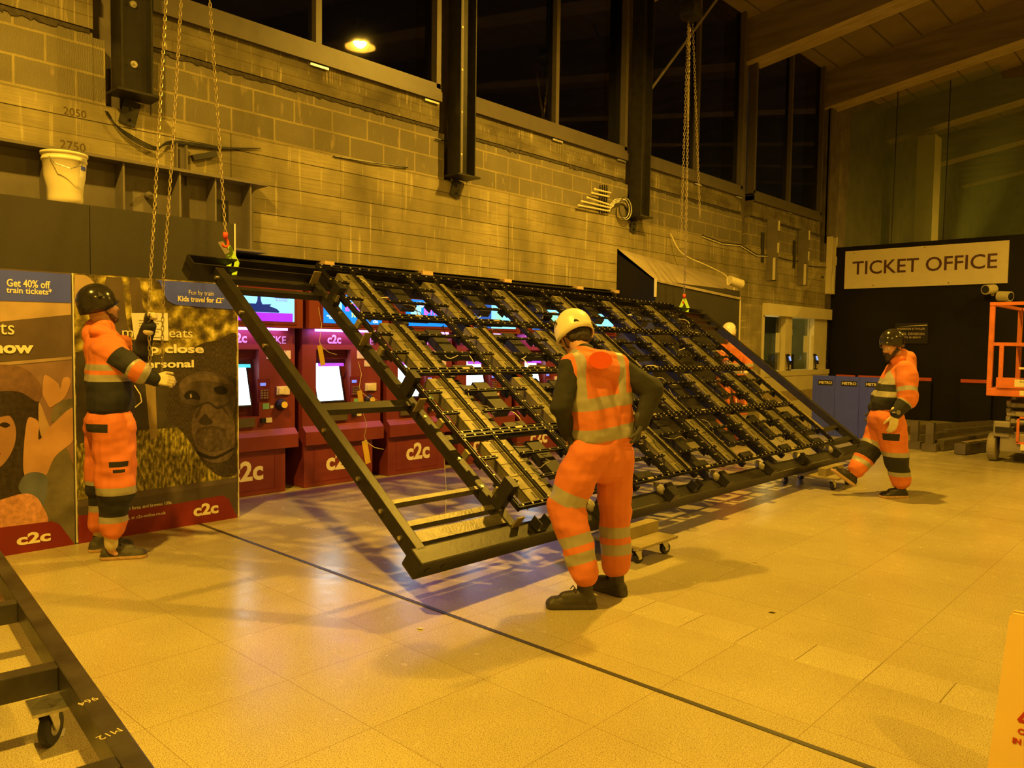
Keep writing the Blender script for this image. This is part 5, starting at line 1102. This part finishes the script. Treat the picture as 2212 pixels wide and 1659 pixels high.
b=MB(); b.tube([D(290,832,5.27),D(303,852,5.28),D(306,868,5.29),D(292,880,5.29)],.004,5); o=b.build('pocket_zip',CREAM,t); o.matrix_parent_inverse=t.matrix_basis.inverted()
caps=[(hN,kN,.145,.130),(kN,D(243,1142,5.52),.112,.085),(hF,kF,.14,.118),(kF,D(216,1130,5.76),.10,.078),(D(238,912,5.52),D(234,912,5.70),.155,.155),(hN,hF,.15,.15)]
rules=[zslab([0,2,1,3],zv(1068),zv(1051),1),zslab([0,1],zv(1118),zv(1068),2),zslab([0,1],zv(1131),zv(1117),1),zslab([2,3],zv(1110),zv(1060),2),zslab([2,3],zv(1123),zv(1108),1),
 zslab([4,5,0],zv(932),zv(914),2,lambda c,n:n.dot(-CF)>.3,[(D(200,920,5.35),CR,-.09,.10)]),zslab([0],zv(1006),zv(994),2,lambda c,n:n.dot(-CF)>.4,[(D(252,1000,5.35),CR,-.06,.06)]),zslab([0],zv(1018),zv(1011),2,lambda c,n:n.dot(-CF)>.4,[(D(250,1000,5.35),CR,-.03,.03)]),zslab([0,4,5],zv(968),zv(925),2,lambda c,n:n.dot(-CF)>.2,[(D(281,940,5.35),CR,-.012,.016)])]
soft('hi_vis_trousers',caps,.008,t,[ORANGE,REFL,P('knee_black',(.02,.019,.017),.85)],rules,wr=.014,wscale=9)
for a in (aN,aF): soft('sock',[(a+V((0,0,.05)),a-V((0,0,.05)),.05,.045)],.008,t,[P('pale_sock',(.6,.5,.33),.8)])
for a,h_,to in ((aN,heN,toN),(aF,heF,toF)): shoe('trainer',t,a,h_,to,CAMO,SOLE,boot=.02,lace=BLACK)
gc=hand_caps(wF,V((.0,.1,1)),V(CR)+V(CF)*(-.2),1,1.25,1.05,.05); soft('glove',gc+[(wF-V((0,0,.03)),wF,.042,.036)],.005,t,[GLOVED,LEATH],[(None,[(wF,V(CR),.030,.3)],1,lambda c,n:(c-wF).z>.03),(None,[(wF,V((0,0,1)),-.1,-.006)],1,None)],smooth=2)
gc=hand_caps(wN,V(CR)+V((0,0,-.05)),V(CF)+V((0,0,-.3)),-1,.75,1.05,.1); soft('glove',gc+[(wN-V(CR)*.04,wN,.042,.038)],.005,t,[LEATH],smooth=2)
# --- worker at the right, stepping, seen from his left side
t=person('bearded worker in dark helmet at the right pushing the dolly with his foot',onz(1930,1070))
c_=8.27; n_,f_=8.12,8.42; z0=0
nk=D(1944,776,c_); hd=D(1926,749,c_-.02); fw=-V(CR)*1.0-V(CF)*.45+V((0,0,-.20)); up_=V((0,0,1))-V(CR)*.18
sN,sF=D(1957,802,8.06),D(1935,802,f_); eN,wN=D(1962,862,7.98),D(1934,893,7.97); eF,wF=D(1925,860,f_),D(1886,880,f_-.02)
hN,hF=D(1925,922,8.17),D(1905,922,8.38); kN,aN=D(1936,990,8.20),D(1946,1050,8.24); kF,aF=D(1880,972,8.36),D(1846,1022,8.34)
heN=onz(1960,1071);toN=onz(1898,1072); toN=heN+(toN-heN).normalized()*.30
heF=D(1833,1044,8.36); toF=D(1789,1012,8.34); upF=(V((0,0,1)).cross((toF-heF).normalized())); 
dF=(toF-heF).normalized(); upF=(V((0,0,1))-dF*dF.z).normalized(); toF=heF+dF*.29
hc,H=head_caps(hd,fw,up_); pel=D(1914,900,c_)
body=hc+[(nk,hd,.064,.058),(sN,sF,.05,.05),(nk+V((0,0,-.06)),pel,.07,.10),(hN,hF,.11,.11),(sN,eN,.052,.044),(eN,wN,.036,.024),(wN,wN+(V((0,0,-.08)))*.6,.022,.018),(sF,eF,.05,.044),(eF,wF,.035,.024),(wF,wF+(V((0,0,-.08)))*.6,.022,.018),(hN,kN,.09,.065),(kN,aN,.06,.042),(hF,kF,.09,.065),(kF,aF,.06,.042),(aN,V((aN.x,aN.y,.08)),.034,.03),(V((aN.x,aN.y,.07)),V((aN.x,aN.y,.045))+(toN-heN).normalized()*.03,.022,.018),(aF,heF+upF*.06,.034,.026),(heF+upF*.05,toF-dF*.07+upF*.035,.026,.02)]
soft('body',body,.008,t,[SKIN],smooth=3); eyes(t,H)
soft('beard',[(H(.06,0,-.10),H(.085,0,-.125),.040,.024),(H(.03,-.055,-.06),H(.075,0,-.11),.022,.03),(H(.03,.055,-.06),H(.075,0,-.11),.022,.03),(H(.094,-.026,-.066),H(.094,.026,-.066),.013,.013),(H(-.03,.065,-.03),H(.02,.07,-.05),.018,.018),(H(-.03,-.065,-.03),H(.02,-.07,-.05),.018,.018)],.005,t,[P('dark_beard',(.045,.028,.02),.8,var=.4,scale=60)],wr=.005,wscale=70)
helmet(t,H(-.020,0,.062),fw+V((0,0,.12)),up_,MATS['black_helmet'],s=1.0,marks=DKPAINT)
caps=[(D(1945,810,8.20),D(1918,872,8.20),.140,.155),(D(1940,808,8.38),D(1915,872,8.38),.145,.165),(D(1950,795,c_),D(1920,882,c_),.14,.17),(sN,eN,.105,.095),(eN,wN,.085,.062),(sF,eF,.095,.085),(eF,wF,.075,.06),
 (D(1962,774,c_),D(1966,790,c_),.085,.07),(D(1946,772,c_),D(1950,792,c_),.088,.11),(D(1950,766,c_+.03),D(1958,778,c_),.075,.085),(D(1945,775,8.18),D(1930,782,8.2),.05,.035),(D(1945,775,8.36),D(1930,782,8.34),.05,.035),(sN,sF,.10,.10)]
zr=lambda v: D(1930,v,8.1).z
FR=lambda c,n:(c-D(1950,840,c_)).dot(CR)<.02
rules=[zslab([0,1,2],zr(912),zr(831),2,None,[(D(1948,840,8.1),CR,-.6,.02)]),zslab([0,1,2],zr(831),zr(819),1,None,[(D(1948,840,8.1),CR,-.6,.02)]),zslab([0,1,2],zr(858),zr(846),1,None,[(D(1948,840,8.1),CR,-.6,.02)]),
 zslab([0,1,2,10],zr(822),zr(780),1,lambda c,n:n.dot(-CF)>0,[(D(1921,840,8.1),CR,-.015,.045)]),
 bone(caps,3,.60,.76,1),bone(caps,4,-.05,.32,1),bone(caps,4,.32,2,2),zslab([5,6],-9,zr(840),2)]
soft('hi_vis_hoodie',caps,.008,t,[ORANGE,REFL,NAVY],rules,wr=.018,wscale=8)
caps=[(hN,kN,.155,.128),(kN,D(1946,1036,8.24),.122,.105),(hF,kF,.150,.122),(kF,D(1852,1012,8.34),.118,.098),(D(1918,908,8.18),D(1908,908,8.36),.165,.165)]
rules=[zslab([0,1],zr(988),zr(978),1),zslab([0,1],zr(1023),zr(988),2),zslab([0,1],zr(1032),zr(1022),1),bone(caps,2,.70,.90,1),({2,3},[(V(kF),(caps[3][1]-kF).normalized(),-.03,.115)],2,None),bone(caps,3,.60,.80,1),zslab([0,4],zr(951),zr(936),2,lambda c,n:n.dot(-CF)>.45,[(D(1928,940,8.0),CR,-.09,.09)])]
soft('hi_vis_trousers',caps,.008,t,[ORANGE,REFL,MATS['knee_black']],rules,wr=.016,wscale=8)
shoe('trainer',t,aN,heN,toN,BLACK,SOLE,boot=.03); shoe('trainer',t,aF,heF,toF,BLACK,SOLE,up=upF,boot=.03)
gc=hand_caps(wN-V((0,0,.02)),V((0,0,-1))-V(CR)*.15,-V(CF)*-1,1,.28,1.12,.1); soft('glove',gc+[(wN+V((0,0,.03)),wN-V((0,0,.02)),.045,.04)],.005,t,[LEATH],smooth=2)
b=MB(); b.tube([wN+V((math.cos(a)*.052,math.sin(a)*.052,.012)) for a in np.linspace(0,2*PI,14,endpoint=False)],.009,6,True); b.cyl(wN-CF*.055+V((0,0,.012)),wN-CF*.066+V((0,0,.012)),.024,14); o=b.build('wrist_watch',P('watch_steel',(.3,.3,.32),.2,metal=.9),t); o.matrix_parent_inverse=t.matrix_basis.inverted()
gc=hand_caps(wF,V((0,0,-1)),-V(CR),-1,.5,1.05); soft('glove',gc+[(wF+V((0,0,.03)),wF,.04,.036)],.005,t,[GLOVED],smooth=2)
# --- worker behind the far end of the frame
bx=V((-5.72,11.55,0)); t=person('worker in white helmet half hidden behind the far edge of the frame',bx)
Q=lambda a,b_,z: bx+V(CR)*a+V(CF)*b_+V((0,0,z))-V((0,0,(V(CR)*a+V(CF)*b_).z))
fw=-V(CF)*.8-V(CR)*.45+V((0,0,-.25)); up_=V((0,0,1))-CF*.15
ht=D(1574,719,(bx-CC).dot(CF)-.05); hz=ht.z
hd=ht; nk=hd+V((0,0,-.17))+CR*.06+CF*.05
hc,H=head_caps(hd,fw,up_)
def rel(a,b_,c_): return nk+CR*a+CF*b_+V((0,0,c_))
sA,sB=rel(-.14,.02,-.08),rel(.19,.08,-.08); eA,wA=rel(-.22,-.22,-.32),rel(-.18,-.45,-.30); eB,wB=rel(.26,-.12,-.36),rel(.10,-.38,-.42)
hA,hB=rel(-.08,.06,-.62),rel(.14,.08,-.62); gz=lambda p:V((p.x,p.y,.10)); kA,kB=rel(-.12,-.06,-1.05),rel(.18,-.04,-1.05); aA,aB=gz(rel(-.12,0,0)),gz(rel(.18,.05,0))
soft('body',hc+[(nk,hd,.06,.055),(sA,sB,.07,.07),(nk,hA,.1,.1),(nk,hB,.1,.1),(sA,eA,.045,.04),(eA,wA,.035,.024),(wA,wA-CF*.08,.03,.028),(sB,eB,.045,.04),(eB,wB,.035,.024),(wB,wB-CF*.08,.03,.028),(hA,kA,.08,.06),(kA,aA,.055,.04),(hB,kB,.08,.06),(kB,aB,.055,.04),(aA,aA-CF*.1-V((0,0,.05)),.04,.03),(aB,aB-CF*.1-V((0,0,.05)),.04,.03)],.01,t,[SKIN],smooth=3); eyes(t,H)
helmet(t,H(-.008,0,.040),fw+V((0,0,.1)),up_,MATS['white_helmet'],s=1.0)
caps=[(sA,eA,.08,.07),(eA,wA,.06,.05),(sB,eB,.08,.07),(eB,wB,.06,.05),(sA,sB,.09,.09),(nk-V((0,0,.1)),hA,.13,.15),(nk-V((0,0,.1)),hB,.13,.15),(nk+CF*.05,nk+CF*.03,.08,.07)]
zn=nk.z; soft('hi_vis_jacket',caps,.011,t,[ORANGE,REFL],[zslab(None,zn-.36,zn-.31,1),zslab(None,zn-.48,zn-.43,1)],wr=.012,wscale=9)
caps=[(hA,kA,.12,.10),(kA,aA,.1,.08),(hB,kB,.12,.10),(kB,aB,.1,.08),(hA,hB,.14,.14)]
soft('hi_vis_trousers',caps,.011,t,[ORANGE,REFL],[zslab(None,.42,.48,1),zslab(None,.28,.34,1)],wr=.012,wscale=9)
for a in (aA,aB): h_=V((a.x,a.y,0))+CF*.05; f__=V((-CF.x,-CF.y,0)).normalized(); h_.z=0; shoe('boot',t,a,h_,h_+f__*.29,BOOT,MATS['boot_sole'],boot=.08)
for w_ in (wA,wB): soft('glove',hand_caps(w_,-V(CF),V((0,0,-1)),1,.6,1.0),.006,t,[LEATH],smooth=2)
